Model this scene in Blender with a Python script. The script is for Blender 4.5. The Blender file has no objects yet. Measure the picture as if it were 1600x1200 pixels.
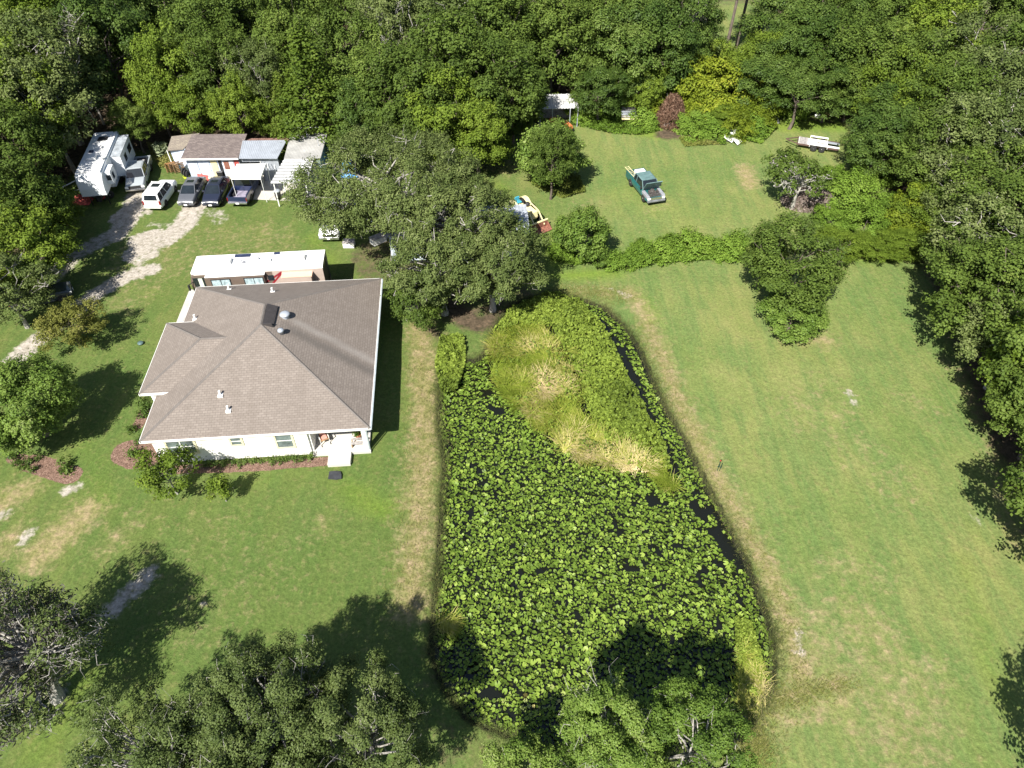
import bpy, math, random
import numpy as np
from mathutils import Vector, Matrix
# ------------------------------------------------------------------ camera, sky, sun
S = bpy.context.scene
CAM_H = 38.0; FPX = 1130.0
cd = bpy.data.cameras.new("camera"); cam = bpy.data.objects.new("camera", cd); S.collection.objects.link(cam)
cam.location = (0, 0, CAM_H); cam.rotation_euler = (math.radians(45), 0, 0)
cd.sensor_width = 36; cd.lens = 36 * FPX / 1600; cd.clip_end = 5000; S.camera = cam
SUN = Vector((-1.1, -2.2, 2.6)).normalized()
w = bpy.data.worlds.new("World"); S.world = w; w.use_nodes = True
nt = w.node_tree; bg = nt.nodes["Background"]; sk = nt.nodes.new("ShaderNodeTexSky")
sk.sky_type = 'NISHITA'; sk.sun_disc = False; sk.sun_elevation = math.asin(SUN.z); sk.sun_rotation = math.radians(206.6)
nt.links.new(sk.outputs[0], bg.inputs[0]); bg.inputs[1].default_value = 0.056
sl = bpy.data.lights.new("sun", 'SUN'); sl.energy = 4.6; sl.angle = math.radians(0.5); sl.color = (1, .955, .87)
so = bpy.data.objects.new("sun", sl); S.collection.objects.link(so); so.location = (0, 0, 60)
so.rotation_euler = SUN.to_track_quat('Z', 'Y').to_euler()
S.view_settings.view_transform = 'Standard'; S.view_settings.look = 'None'
S.view_settings.exposure = 1.18; S.view_settings.gamma = 1
S.cycles.max_bounces = 6; S.cycles.transparent_max_bounces = 8
C = S.collection
rng = np.random.default_rng(7); random.seed(7)

def P(px, py, z=0.0):
    """point of the place seen at a pixel of the 1600x1200 photo, at height z"""
    u = px - 800; v = py - 600; s = (CAM_H - z) / (.70710678 * (FPX + v))
    return (u * s, (FPX - v) * .70710678 * s)

# ------------------------------------------------------------------ mesh helpers
class MB:
    def __init__(s): s.v = []; s.f = []; s.m = []
    def add(s, vs, fs, m=0):
        o = len(s.v); s.v += [tuple(map(float, p)) for p in vs]
        s.f += [[i + o for i in f] for f in fs]; s.m += [m] * len(fs); return s
    def box(s, x0, x1, y0, y1, z0, z1, m=0):
        return s.add([(x0,y0,z0),(x1,y0,z0),(x1,y1,z0),(x0,y1,z0),(x0,y0,z1),(x1,y0,z1),(x1,y1,z1),(x0,y1,z1)],
                     [(0,3,2,1),(4,5,6,7),(0,1,5,4),(1,2,6,5),(2,3,7,6),(3,0,4,7)], m)
    def hexa(s, b, t, m=0):           # bottom 4 pts, top 4 pts (ccw)
        return s.add(list(b) + list(t), [(0,3,2,1),(4,5,6,7),(0,1,5,4),(1,2,6,5),(2,3,7,6),(3,0,4,7)], m)
    def bar(s, a, b, r, m=0, n=4, r2=None):
        a = Vector(a); b = Vector(b); r2 = r if r2 is None else r2
        d = (b - a).normalized(); u = d.cross(Vector((0,0,1)) if abs(d.z) < .9 else Vector((1,0,0))).normalized(); w_ = d.cross(u)
        vs = []
        for c, rr in ((a, r), (b, r2)):
            for k in range(n):
                t = 2 * math.pi * (k + .5) / n; vs.append(c + u * math.cos(t) * rr + w_ * math.sin(t) * rr)
        fs = [(k, (k+1) % n, n + (k+1) % n, n + k) for k in range(n)] + [list(range(n))[::-1], list(range(n, 2*n))]
        return s.add(vs, fs, m)
    def loft(s, rings, m=0, cap=True):
        n = len(rings[0]); vs = [p for r in rings for p in r]; fs = []
        for i in range(len(rings) - 1):
            for k in range(n): fs.append((i*n+k, i*n+(k+1) % n, (i+1)*n+(k+1) % n, (i+1)*n+k))
        if cap: fs += [list(range(n))[::-1], list(range((len(rings)-1)*n, len(rings)*n))]
        return s.add(vs, fs, m)
    def lathe(s, prof, c=(0,0,0), n=16, axis='z', m=0):
        rings = []
        for r, h in prof:
            ring = []
            for k in range(n):
                t = 2*math.pi*k/n; a, b = r*math.cos(t), r*math.sin(t)
                ring.append((c[0]+a, c[1]+b, c[2]+h) if axis == 'z' else (c[0]+b, c[1]+h, c[2]+a) if axis == 'y' else (c[0]+h, c[1]+a, c[2]+b))
            rings.append(ring)
        return s.loft(rings, m)
    def build(s, name, mat, parent=None, smooth=False, bevel=0, **tags):
        me = bpy.data.meshes.new(name); me.from_pydata(s.v, [], s.f)
        for mm in (mat if isinstance(mat, (list, tuple)) else [mat]): me.materials.append(mm)
        if any(s.m): me.polygons.foreach_set('material_index', s.m)
        if smooth: me.polygons.foreach_set('use_smooth', [True] * len(s.f))
        me.update(); o = bpy.data.objects.new(name, me); C.objects.link(o)
        if parent: o.parent = parent
        if bevel:
            b = o.modifiers.new('bevel', 'BEVEL'); b.width = bevel; b.segments = 2; b.limit_method = 'ANGLE'
            b.angle_limit = math.radians(30)
        for k, v in tags.items(): o[k] = v
        return o

def quads(name, V, mat, parent=None, lv=None, tri=False, smooth=False):
    """numpy array V (n,4,3) of loose quads -> mesh object, lv: per-face random value"""
    n, k = V.shape[:2]; me = bpy.data.meshes.new(name)
    me.vertices.add(n*k); me.vertices.foreach_set('co', V.reshape(-1).astype(np.float32))
    me.loops.add(n*k); me.loops.foreach_set('vertex_index', np.arange(n*k, dtype=np.int32))
    me.polygons.add(n); me.polygons.foreach_set('loop_start', np.arange(0, n*k, k, dtype=np.int32))
    if lv is not None:
        a = me.attributes.new('lv', 'FLOAT', 'FACE'); a.data.foreach_set('value', lv.astype(np.float32))
    me.materials.append(mat); me.update(calc_edges=True)
    o = bpy.data.objects.new(name, me); C.objects.link(o)
    if parent: o.parent = parent
    return o

def thing(name, label, cat, loc=(0,0,0), rz=0, group=None, scale=None):
    o = bpy.data.objects.new(name, None); C.objects.link(o); o.empty_display_size = .3
    o.location = (loc[0], loc[1], loc[2] if len(loc) > 2 else 0); o.rotation_euler = (0, 0, rz)
    if scale: o.scale = scale if isinstance(scale, (tuple, list)) else (scale,)*3
    o['label'] = label; o['category'] = cat
    if group: o['group'] = group
    return o
def tag(o, label, cat, group=None):
    o['label'] = label; o['category'] = cat
    if group: o['group'] = group
    return o
KIDS = {}
def dup(root, label=None, group=None, mats=None):
    def rec(o, par):
        c = o.copy(); C.objects.link(c)
        if par: c.parent = par
        for ch in o.children: rec(ch, c)
        return c
    c = rec(root, None)
    if label: c['label'] = label
    if group: c['group'] = group
    return c

# ------------------------------------------------------------------ materials
def new_mat(name):
    m = bpy.data.materials.new(name); m.use_nodes = True; return m, m.node_tree, m.node_tree.nodes["Principled BSDF"]
def N(nt, t, **kw):
    n = nt.nodes.new(t)
    for k, v in kw.items():
        if k.startswith('_'): setattr(n, k[1:], v)
        else: n.inputs[k].default_value = v
    return n
def ramp(nt, fac, stops, interp='LINEAR'):
    r = nt.nodes.new('ShaderNodeValToRGB'); r.color_ramp.interpolation = interp
    e = r.color_ramp.elements
    while len(e) < len(stops): e.new(.5)
    for i, (p, c) in enumerate(stops): e[i].position = p; e[i].color = (*c, 1) if len(c) == 3 else c
    nt.links.new(fac, r.inputs[0]); return r.outputs[0]
def mix(nt, f, a, b, mode='MIX'):
    n = nt.nodes.new('ShaderNodeMix'); n.data_type = 'RGBA'; n.blend_type = mode
    for idx, x in ((0, f), (6, a), (7, b)):
        if hasattr(x, 'links'): nt.links.new(x, n.inputs[idx])
        else: n.inputs[idx].default_value = x if idx == 0 else (*x, 1) if len(x) == 3 else x
    return n.outputs[2]
def math_(nt, op, a, b=None, clamp=False):
    n = nt.nodes.new('ShaderNodeMath'); n.operation = op; n.use_clamp = clamp
    for i, x in enumerate((a, b)):
        if x is None: continue
        if hasattr(x, 'links'): nt.links.new(x, n.inputs[i])
        else: n.inputs[i].default_value = x
    return n.outputs[0]
def noise(nt, scale, detail=4, rough=.55, vec=None, sc=None):
    n = N(nt, 'ShaderNodeTexNoise', Scale=scale, Detail=detail, Roughness=rough)
    if vec is None:
        tc = nt.nodes.new('ShaderNodeTexCoord'); vec = tc.outputs['Object']
    if sc:
        mp = nt.nodes.new('ShaderNodeMapping'); mp.inputs['Scale'].default_value = sc
        nt.links.new(vec, mp.inputs[0]); vec = mp.outputs[0]
    nt.links.new(vec, n.inputs['Vector']); return n.outputs[0]
def bump(nt, bs, h, strength=.3, dist=.05):
    b = N(nt, 'ShaderNodeBump', Strength=strength, Distance=dist); nt.links.new(h, b.inputs['Height'])
    nt.links.new(b.outputs[0], bs.inputs['Normal'])
def simple(name, col, rough=.6, metal=0, var=.15, scale=3, coat=0, spec=.5, bmp=0):
    m, t, b = new_mat(name); b.inputs['Roughness'].default_value = rough; b.inputs['Metallic'].default_value = metal
    n = noise(t, scale, 5, .6)
    lo = tuple(c * (1 - var) for c in col); hi = tuple(min(1, c * (1 + var)) for c in col)
    t.links.new(ramp(t, n, [(.3, lo), (.7, hi)]), b.inputs['Base Color'])
    b.inputs['Coat Weight'].default_value = coat; b.inputs['Coat Roughness'].default_value = .08; b.inputs['Specular IOR Level'].default_value = spec
    if bmp: bump(t, b, n, bmp, .03)
    return m
def paint(name, col, rough=.3, var=.06): return simple(name, col, rough, 0, var, 1.5, .6)

M = {}
M['white'] = simple('white_paint', (.78,.78,.76), .45, var=.04)
M['white_roof'] = simple('white_membrane', (.8,.8,.79), .5, var=.06, scale=1.2)
M['rvwhite'] = simple('white_fibreglass', (.74,.77,.8), .3, var=.05, scale=1)
M['wall'] = simple('white_stucco', (.8,.79,.75), .85, var=.04, scale=2)
M['glass'] = simple('dark_glass', (.015,.02,.025), .06, var=.3, scale=1, coat=.4)
M['wglass'] = simple('window_glass', (.12,.15,.15), .08, var=.5, scale=2)
M['curtain'] = simple('curtain_pale', (.62,.66,.55), .8, var=.1)
M['beige'] = simple('beige_trim', (.62,.58,.4), .6, var=.05)
M['tyre'] = simple('rubber', (.02,.02,.02), .85, var=.3)
M['rim'] = simple('alloy', (.5,.5,.52), .35, .7, .1)
M['rimwhite'] = simple('white_rim', (.75,.74,.68), .5)
M['chrome'] = simple('chrome', (.6,.6,.62), .2, .9, .05)
M['dark'] = simple('black_plastic', (.02,.02,.022), .6, var=.3)
M['silver'] = paint('silver_paint', (.33,.36,.38))
M['greysage'] = paint('sage_paint', (.32,.38,.36))
M['carwhite'] = paint('car_white', (.78,.79,.78))
M['grey'] = paint('grey_car_paint', (.1,.105,.12))
M['navycar'] = paint('dark_blue_paint', (.018,.022,.04))
M['navy'] = paint('navy_paint', (.012,.02,.06))
M['teal'] = paint('faded_teal_paint', (.015,.10,.10), .4, .2)
M['tealroof'] = simple('oxidised_roof', (.10,.17,.17), .6, var=.35, scale=2)
M['blackcar'] = paint('dusty_dark_paint', (.035,.045,.05))
M['head'] = simple('lamp_clear', (.8,.8,.78), .15, var=.05)
M['tail'] = simple('lamp_red', (.22,.012,.012), .25, var=.1)
M['brown'] = simple('brown_coach_paint', (.14,.105,.085), .35, var=.08, coat=.3)
M['tan'] = simple('tan_coach_paint', (.38,.31,.27), .4, var=.06)
M['red'] = simple('deep_red_stripe', (.25,.02,.03), .4, var=.1)
M['salmon'] = simple('salmon_awning', (.68,.44,.33), .7, var=.05)
M['solar'] = simple('solar_panel', (.03,.04,.08), .2, var=.3)
M['cream'] = simple('cream_tractor_paint', (.72,.64,.36), .5, var=.15, scale=4)
M['rust'] = simple('rusty_steel', (.22,.09,.06), .8, var=.5, scale=5)
M['bluefab'] = simple('blue_plastic', (.03,.22,.42), .5, var=.2)
M['tarp'] = simple('blue_tarp', (.08,.32,.72), .5, var=.3, scale=5, bmp=.5)
M['orange'] = simple('orange_paint', (.62,.18,.06), .5, var=.3, scale=6)
M['concrete'] = simple('concrete', (.46,.43,.39), .9, var=.15, scale=1.6)
M['porch'] = simple('pale_porch_floor', (.5,.48,.44), .8, var=.06, scale=1.5)
M['wood'] = simple('weathered_wood', (.3,.19,.1), .85, var=.45, scale=4)
M['greywood'] = simple('grey_boards', (.3,.28,.27), .85, var=.5, scale=5)
M['paleblue'] = simple('chalky_blue_white_siding', (.5,.56,.66), .8, var=.3, scale=2.5)
M['redboard'] = simple('red_board', (.4,.07,.06), .75, var=.25)
M['galv'] = simple('galvanised_sheet', (.38,.41,.46), .42, .25, .15, 1.2)
M['whitesheet'] = simple('white_roof_sheet', (.5,.5,.5), .6, var=.2, scale=.9)
M['offwhitesheet'] = simple('chalky_roof_sheet', (.36,.355,.34), .6, var=.25, scale=.8)
M['rustsheet'] = simple('rusty_roof_sheet', (.25,.14,.11), .8, var=.5, scale=3)
M['greyroof'] = simple('grey_trailer_roof', (.4,.43,.48), .6, var=.35, scale=1.3)
M['dkgreen'] = simple('dark_green_post', (.01,.05,.035), .5)
M['pot'] = simple('clay_pot', (.35,.13,.07), .8)
M['black_mat'] = simple('charcoal_rubber', (.03,.032,.038), .9, var=.3)
M['yellow'] = simple('acid_yellow_plastic', (.5,.6,.05), .5)
M['inside'] = simple('engine_grime', (.1,.09,.085), .6, .3, .7, 8)
M['seatcol'] = simple('cushion_blue', (.08,.12,.18), .8)

def shingles(name, a, b, streak=False):
    m, t, bs = new_mat(name); bs.inputs['Roughness'].default_value = .9
    uv = t.nodes.new('ShaderNodeUVMap')
    br = N(t, 'ShaderNodeTexBrick', Scale=1.0); br.offset = .5
    br.inputs['Color1'].default_value = (*a, 1); br.inputs['Color2'].default_value = (*b, 1)
    br.inputs['Mortar'].default_value = (a[0]*.55, a[1]*.55, a[2]*.55, 1)
    br.inputs['Mortar Size'].default_value = .012; br.inputs['Brick Width'].default_value = .33; br.inputs['Row Height'].default_value = .17
    br.inputs['Bias'].default_value = -.2
    t.links.new(uv.outputs[0], br.inputs['Vector'])
    n1 = noise(t, .35, 4); n2 = noise(t, 9, 3)
    c = mix(t, math_(t, 'MULTIPLY', n1, .55), br.outputs[0], (a[0]*.72, a[1]*.7, a[2]*.7))
    c = mix(t, .25, c, n2, 'OVERLAY')
    if streak:   # old water stains running down the right slope from the vents
        tc = t.nodes.new('ShaderNodeTexCoord'); s_ = t.nodes.new('ShaderNodeSeparateXYZ'); t.links.new(tc.outputs['Object'], s_.inputs[0])
        n3 = noise(t, .6, 3)
        v = math_(t, 'ADD', math_(t, 'ADD', s_.outputs[1], math_(t, 'MULTIPLY', math_(t, 'SUBTRACT', s_.outputs[0], 8.3), .44)), math_(t, 'MULTIPLY', n3, .35))
        gate = N(t, 'ShaderNodeMapRange'); gate.inputs[1].default_value = 8.2; gate.inputs[2].default_value = 9.2; t.links.new(s_.outputs[0], gate.inputs[0])
        for cen, wd, colr, st in ((8.1, .55, (.075,.068,.062), .62), (9.2, .4, (.27,.25,.23), .5)):
            dd = math_(t, 'ABSOLUTE', math_(t, 'SUBTRACT', v, cen)); mr = N(t, 'ShaderNodeMapRange'); mr.interpolation_type = 'SMOOTHSTEP'
            mr.inputs[1].default_value = 0; mr.inputs[2].default_value = wd*1.5; mr.inputs[3].default_value = st; mr.inputs[4].default_value = 0; t.links.new(dd, mr.inputs[0])
            c = mix(t, math_(t, 'MULTIPLY', mr.outputs[0], gate.outputs[0]), c, colr)
    st2 = noise(t, 1.2, 4, .6, vec=uv.outputs[0], sc=(1, .12, 1)); c = mix(t, math_(t, 'MULTIPLY', ramp(t, st2, [(.45, (0,0,0)), (.75, (1,1,1))]), .35), c, (a[0]*.62, a[1]*.6, a[2]*.58))
    t.links.new(c, bs.inputs['Base Color'])
    return m
M['shingle'] = shingles('brown_grey_shingles', (.192,.163,.141), (.244,.21,.184), True)
M['oldshingle'] = shingles('worn_brown_shingles', (.13,.105,.1), (.24,.2,.18))
M['tanshingle'] = shingles('worn_tan_shingles', (.2,.17,.14), (.3,.26,.2))

def leafmat(name, stops, transl=.22, rough=.62, big=.0):
    """foliage: stops = colours picked by a per-leaf random value shifted per plant"""
    m, t, b = new_mat(name); at = t.nodes.new('ShaderNodeAttribute'); at.attribute_name = 'lv'
    oi = t.nodes.new('ShaderNodeObjectInfo')
    f = math_(t, 'ADD', math_(t, 'MULTIPLY', at.outputs['Fac'], .72), math_(t, 'MULTIPLY', oi.outputs['Random'], .28))
    col = ramp(t, f, stops); t.links.new(col, b.inputs['Base Color']); b.inputs['Roughness'].default_value = rough
    b.inputs['Specular IOR Level'].default_value = .14
    tr = t.nodes.new('ShaderNodeBsdfTranslucent'); t.links.new(mix(t, .35, col, (.12,.16,.01)), tr.inputs[0])
    ms = t.nodes.new('ShaderNodeMixShader'); ms.inputs[0].default_value = transl
    t.links.new(b.outputs[0], ms.inputs[1]); t.links.new(tr.outputs[0], ms.inputs[2])
    t.links.new(ms.outputs[0], t.nodes['Material Output'].inputs[0]); return m
L = {}
L['oak'] = leafmat('oak_leaves', [(0, (0.0257, 0.0467, 0.0082)), (0.4, (0.0676, 0.1074, 0.0175)), (0.75, (0.1166, 0.1691, 0.0303)), (1, (0.1983, 0.2333, 0.0583))])
L['grey_oak'] = leafmat('live_oak_leaves', [(0, (0.0316, 0.0495, 0.0131)), (0.4, (0.0766, 0.1085, 0.0283)), (0.75, (0.141, 0.1767, 0.0544)), (1, (0.2367, 0.2652, 0.1198))])
L['near_oak'] = leafmat('near_oak_leaves', [(0, (0.0273, 0.0439, 0.0117)), (0.4, (0.0662, 0.0962, 0.0253)), (0.75, (0.1218, 0.1568, 0.0486)), (1, (0.2044, 0.2353, 0.1071))], .15, .5)
L['light'] = leafmat('fresh_green_leaves', [(0, (0.0454, 0.0737, 0.0068)), (0.45, (0.0964, 0.1474, 0.0159)), (0.8, (0.1644, 0.2268, 0.0284)), (1, (0.2495, 0.2835, 0.0567))])
L['camphor'] = leafmat('glossy_dark_leaves', [(0, (0.0193, 0.0435, 0.0084)), (0.45, (0.0605, 0.1028, 0.0193)), (0.8, (0.1149, 0.1693, 0.0339)), (1, (0.1935, 0.2419, 0.0726))], rough=.5)
L['yellow'] = leafmat('yellow_green_leaves', [(0, (.05,.075,.006)), (.45, (.12,.165,.014)), (.8, (.2,.24,.02)), (1, (.3,.28,.035))])
L['cedar'] = leafmat('cedar_sprays', [(0, (.03,.055,.008)), (.5, (.08,.125,.015)), (1, (.15,.19,.03))])
L['vine'] = leafmat('bright_vine_leaves', [(0, (0.0385, 0.0715, 0.0088)), (0.4, (0.099, 0.1705, 0.0198)), (0.8, (0.176, 0.2695, 0.0385)), (1, (0.264, 0.341, 0.088))])
L['broad'] = leafmat('broad_bright_leaves', [(0, (0.0315, 0.063, 0.0105)), (0.45, (0.0945, 0.1575, 0.0252)), (0.8, (0.168, 0.2415, 0.0473)), (1, (0.2835, 0.3255, 0.126))], rough=.5)
L['crepe'] = leafmat('bronze_green_leaves', [(0, (.06,.07,.015)), (.45, (.14,.15,.03)), (.75, (.2,.19,.05)), (.88, (.28,.14,.09)), (1, (.42,.18,.16))])
L['moss'] = leafmat('grey_moss', [(0, (.08,.075,.065)), (1, (.24,.22,.19))], rough=.9)
L['brush'] = leafmat('dead_brush', [(0, (.045,.024,.014)), (.6, (.11,.06,.04)), (1, (.26,.17,.12))], .0, .9)
L['dryleaf'] = leafmat('dry_leaves', [(0, (.12,.1,.05)), (1, (.26,.21,.13))], .1, .9)
L['pad'] = leafmat('lily_pad_leaf', [(0, (0.1178, 0.0641, 0.0321)), (0.08, (0.0589, 0.0933, 0.0154)), (0.45, (0.1297, 0.2041, 0.0283)), (0.75, (0.2122, 0.2916, 0.0488)), (0.92, (0.3535, 0.3964, 0.1412)), (1, (0.4243, 0.2565, 0.0898))], .12, .42)
L['pondweed'] = leafmat('pond_weed_leaves', [(0, (.035,.055,.012)), (.3, (.10,.145,.022)), (.65, (.2,.27,.04)), (.9, (.3,.37,.07)), (1, (.36,.33,.15))])
L['tallgrass'] = leafmat('tall_grass_blades', [(0, (.10,.15,.015)), (.4, (.23,.3,.035)), (.65, (.36,.37,.075)), (.85, (.6,.5,.24)), (1, (.8,.64,.42))], .25, .6)
L['edge'] = leafmat('rank_bank_grass', [(0, (.03,.035,.015)), (.5, (.07,.09,.025)), (1, (.17,.16,.07))], .15, .7)
L['tuft'] = leafmat('grass_tufts', [(0, (.09,.12,.02)), (.5, (.15,.17,.035)), (1, (.28,.24,.1))], .2, .7)
L['palm'] = leafmat('pale_aloe_leaves', [(0, (.12,.16,.08)), (1, (.35,.4,.24))])
def bark(name, a, b):
    m, t, bs = new_mat(name); bs.inputs['Roughness'].default_value = .95
    n = noise(t, 6, 5, .65, sc=(1,1,.25)); t.links.new(ramp(t, n, [(.3, a), (.7, b)]), bs.inputs['Base Color']); bump(t, bs, n, .6, .04); return m
M['bark'] = bark('brown_bark', (.06,.045,.035), (.17,.14,.115))
M['greybark'] = bark('pale_grey_bark', (.16,.15,.135), (.42,.4,.36))
# ------------------------------------------------------------------ ground with its patches
def poly_px(pts, z=0): return [P(a, b, z) for a, b in pts]
def inside(X, Y, poly):
    r = np.zeros(X.shape, bool); n = len(poly)
    for i in range(n):
        x0, y0 = poly[i]; x1, y1 = poly[(i+1) % n]
        if y0 == y1: continue
        c = ((y0 > Y) != (y1 > Y)) & (X < (x1-x0)*(Y-y0)/(y1-y0)+x0); r ^= c
    return r
def segdist(X, Y, pts, closed=False):
    d = np.full(X.shape, 1e9); n = len(pts)
    if n == 1: return np.hypot(X-pts[0][0], Y-pts[0][1])
    for i in range(n if closed else n-1):
        ax, ay = pts[i]; bx, by = pts[(i+1) % n]; dx, dy = bx-ax, by-ay; L2 = dx*dx+dy*dy+1e-9
        t = np.clip(((X-ax)*dx+(Y-ay)*dy)/L2, 0, 1); d = np.minimum(d, np.hypot(X-ax-t*dx, Y-ay-t*dy))
    return d
def vnoise(X, Y, s, seed=0):
    r = np.random.default_rng(seed); g = r.random((64, 64)); x = X*s; y = Y*s
    xi = np.floor(x).astype(int); yi = np.floor(y).astype(int); fx = x-xi; fy = y-yi
    fx = fx*fx*(3-2*fx); fy = fy*fy*(3-2*fy); a = g[yi % 64, xi % 64]; b = g[yi % 64, (xi+1) % 64]; c = g[(yi+1) % 64, xi % 64]; d = g[(yi+1) % 64, (xi+1) % 64]
    return (a*(1-fx)+b*fx)*(1-fy)+(c*(1-fx)+d*fx)*fy
POND = poly_px([(757,548),(744,560),(690,560),(683,640),(692,720),(688,800),(684,880),(675,960),(672,1020),(690,1075),(730,1125),(830,1165),(960,1185),(1090,1180),(1180,1130),(1212,1070),(1212,1000),(1190,930),(1172,880),(1150,838),(1110,760),(1075,690),(1045,640),(1022,590),(1000,540),(975,505),(945,478),(900,462),(855,456),(815,468),(785,490),(768,520)])
MOUND = poly_px([(770,520),(800,485),(850,462),(905,470),(948,500),(975,540),(1000,590),(1020,640),(1045,690),(1062,735),(1045,748),(1000,735),(930,722),(880,700),(850,670),(815,640),(780,612),(762,585),(762,550)])
NS = 330
def axis(a, b, step, far):
    c = np.arange(a, b+1e-6, step); k = np.cumsum(np.geomspace(step*1.5, far/5, 16)); return np.concatenate([a-k[::-1], c, b+k])
gx = axis(-52, 50, .28, 1500); gy = axis(6, 92, .28, 1500)
GX, GY = np.meshgrid(gx, gy)
def blob(cur, pts, wd, st=1.0, soft=.8, px=True):
    q = poly_px(pts) if px else pts; d = segdist(GX, GY, q)
    return np.maximum(cur, st*np.clip(1-(d-wd/2+soft/2)/soft, 0, 1))
def area(cur, poly, st, soft=1.5, px=True):
    q = poly_px(poly) if px else poly; d = segdist(GX, GY, q, True); s = np.where(inside(GX, GY, q), -d, d)
    return np.maximum(cur, st*np.clip(.5-s/soft, 0, 1))
Z = np.zeros(GX.shape); bare = Z.copy(); dry = Z.copy(); lush = Z.copy(); mulch = Z.copy(); mud = Z.copy(); litter = Z.copy()
for pts, wd, st in [([(0,585),(40,545),(95,500),(150,458),(195,432),(235,420)],1.9,.9), ([(180,368),(205,335),(212,305)],2.3,.85), ([(205,400),(228,368),(240,365)],1.8,.95),
        ([(215,415),(225,385)],1.6,.6), ([(255,375),(288,350),(303,322)],2.5,.85), ([(235,350),(285,352)],1.2,.45), ([(190,340),(215,320)],2.6,.9), ([(215,375),(232,395)],2.2,.8), ([(330,325),(342,345)],1.6,.5), ([(60,455),(110,400),(165,372)],2.4,.7), ([(222,300),(226,330)],1.6,.7),
        ([(104,766),(118,760)],.9,.8), ([(35,845),(48,830)],.9,.75), ([(0,805),(12,798)],.8,.7), ([(172,955),(232,895)],1.3,.75), ([(345,330),(352,342)],1,.55), ([(255,240),(258,245)],1.6,.8), ([(1250,985),(1250,1020)],.6,.7),
        ([(1326,612),(1337,630)],.5,.9), ([(938,185),(948,200)],.9,.8), ([(955,450),(985,462)],.8,.5), ([(1520,805),(1535,820)],.5,.6), ([(80,1090),(95,1080)],1.2,.6), ([(300,945),(315,942)],.5,.5)]:
    bare = blob(bare, pts, wd, st)
for pts, wd, st in [([(655,505),(662,560),(664,650),(660,760),(652,860),(640,950)],1.8,.8), ([(648,700),(640,900)],2.6,.45), ([(985,455),(1012,500),(1040,570),(1065,640),(1110,720),(1150,800),(1195,880),(1235,970),(1255,1060)],1.2,.85),
        ([(1065,640),(1150,800),(1225,960),(1245,1050),(1215,1120)],2.4,.5), ([(900,452),(985,458)],1.6,.5), ([(60,870),(100,830),(135,800)],2.0,.8), ([(160,865),(205,815)],1.6,.45), ([(0,790),(35,765)],2,.7), ([(0,860),(20,840)],2,.6),
        ([(1163,262),(1172,288)],1.5,.95), ([(390,900),(330,960)],5,.25), ([(1330,1000),(1400,1120)],6,.45), ([(1300,880),(1370,900)],2,.4), ([(1390,610),(1470,640)],1.2,.4), ([(1330,690),(1400,760)],4,.3),
        ([(1220,520),(1300,535)],1,.7), ([(1260,640),(1290,620)],5,.3), ([(495,830),(500,815)],.8,.5), ([(1010,300),(1040,325),(1010,325)],.7,.5), ([(240,400),(400,380)],8,.35), ([(750,250),(790,262)],3,.5), ([(1430,405),(1480,415)],1.5,.5),
        ([(1590,850),(1530,640),(1480,560)],1.2,.45), ([(200,470),(260,400)],4,.35), ([(540,225),(620,215)],3,.8), ([(280,850),(420,880)],6,.2), ([(1450,1060),(1440,1150)],3,.4), ([(900,325),(930,315)],2,.3), ([(1150,1150),(1330,1060)],2.5,.5)]:
    dry = blob(dry, pts, wd+.5, st, 1.7)
for pts, wd, st in [([(865,430),(960,425)],2,.8), ([(840,360),(870,410)],3,.7), ([(970,300),(1010,330),(1060,330)],5,.35), ([(1225,195),(1310,195)],4,.75), ([(1505,880),(1530,960),(1545,1040),(1575,1100)],2.2,.5), ([(1340,405),(1430,400)],1.5,.8),
        ([(1010,470),(1015,500)],1.3,.8), ([(940,190),(1020,205)],4,.8), ([(540,760),(600,800)],3,.55), ([(650,560),(640,700)],1.6,.35), ([(1120,330),(1000,370)],4,.35), ([(130,700),(160,780)],3,.4), ([(380,760),(420,745)],2,.4), ([(100,380),(250,470)],3,.3), ([(490,370),(520,420)],3,.5),
        ([(780,290),(800,340)],3,.5), ([(130,1060),(60,1180)],3,.5), ([(1200,690),(1250,640),(1300,760),(1340,900)],7,.2), ([(880,1190),(1200,1195)],3,.5)]:
    lush = blob(lush, pts, wd, st, 2.5)
for pts, wd, st in [([(260,733),(400,728),(512,719)],.75,1), ([(200,706),(215,712),(245,706)],2.2,1), ([(50,722),(80,732),(110,742)],1.5,.95), ([(20,715),(50,722)],1.0,.8), ([(228,640),(215,665)],.9,.8)]:
    mulch = blob(mulch, pts, wd, st, .5)
for pts, wd, st in [([(700,480),(745,505),(800,490)],2.6,.85), ([(655,505),(700,535)],2,.6), ([(690,1050),(660,1130),(720,1180),(820,1190)],3,.45), ([(655,960),(668,1050)],2.5,.35), ([(1040,210),(1070,205)],3,.8), ([(620,400),(700,440),(760,470)],9,.6), ([(1085,220),(1010,214)],1,.5), ([(1270,185),(1300,190)],1.5,.7)]:
    litter = blob(litter, pts, wd, st, 1.5)
FOREST = [[(-90,150),(-90,40),(-46,30),(-43.5,46),(-45,58),(-46,74),(-34,74),(-26,74),(-16,75),(-6,76),(-1,78),(2,83),(12,84),(20,88),(30,89),(38,84),(39,75),(38,66),(37,56),(35,44),(33,34),(31.5,22),(34,8),(90,8),(90,150)]]
for f in FOREST: litter = area(litter, f, 1.0, 3, False)
clearing = inside(GX, GY, [(25,97),(37,97),(43,128),(27,128)]); litter[clearing] *= .1
pd = segdist(GX, GY, POND, True); pin = inside(GX, GY, POND)
mud = np.where(pin, 1, np.clip(1-pd/.55, 0, 1)*.7)
far = np.hypot(np.maximum(np.abs(GX)-50, 0), np.maximum(GY-92, 0)) > 0
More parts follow.
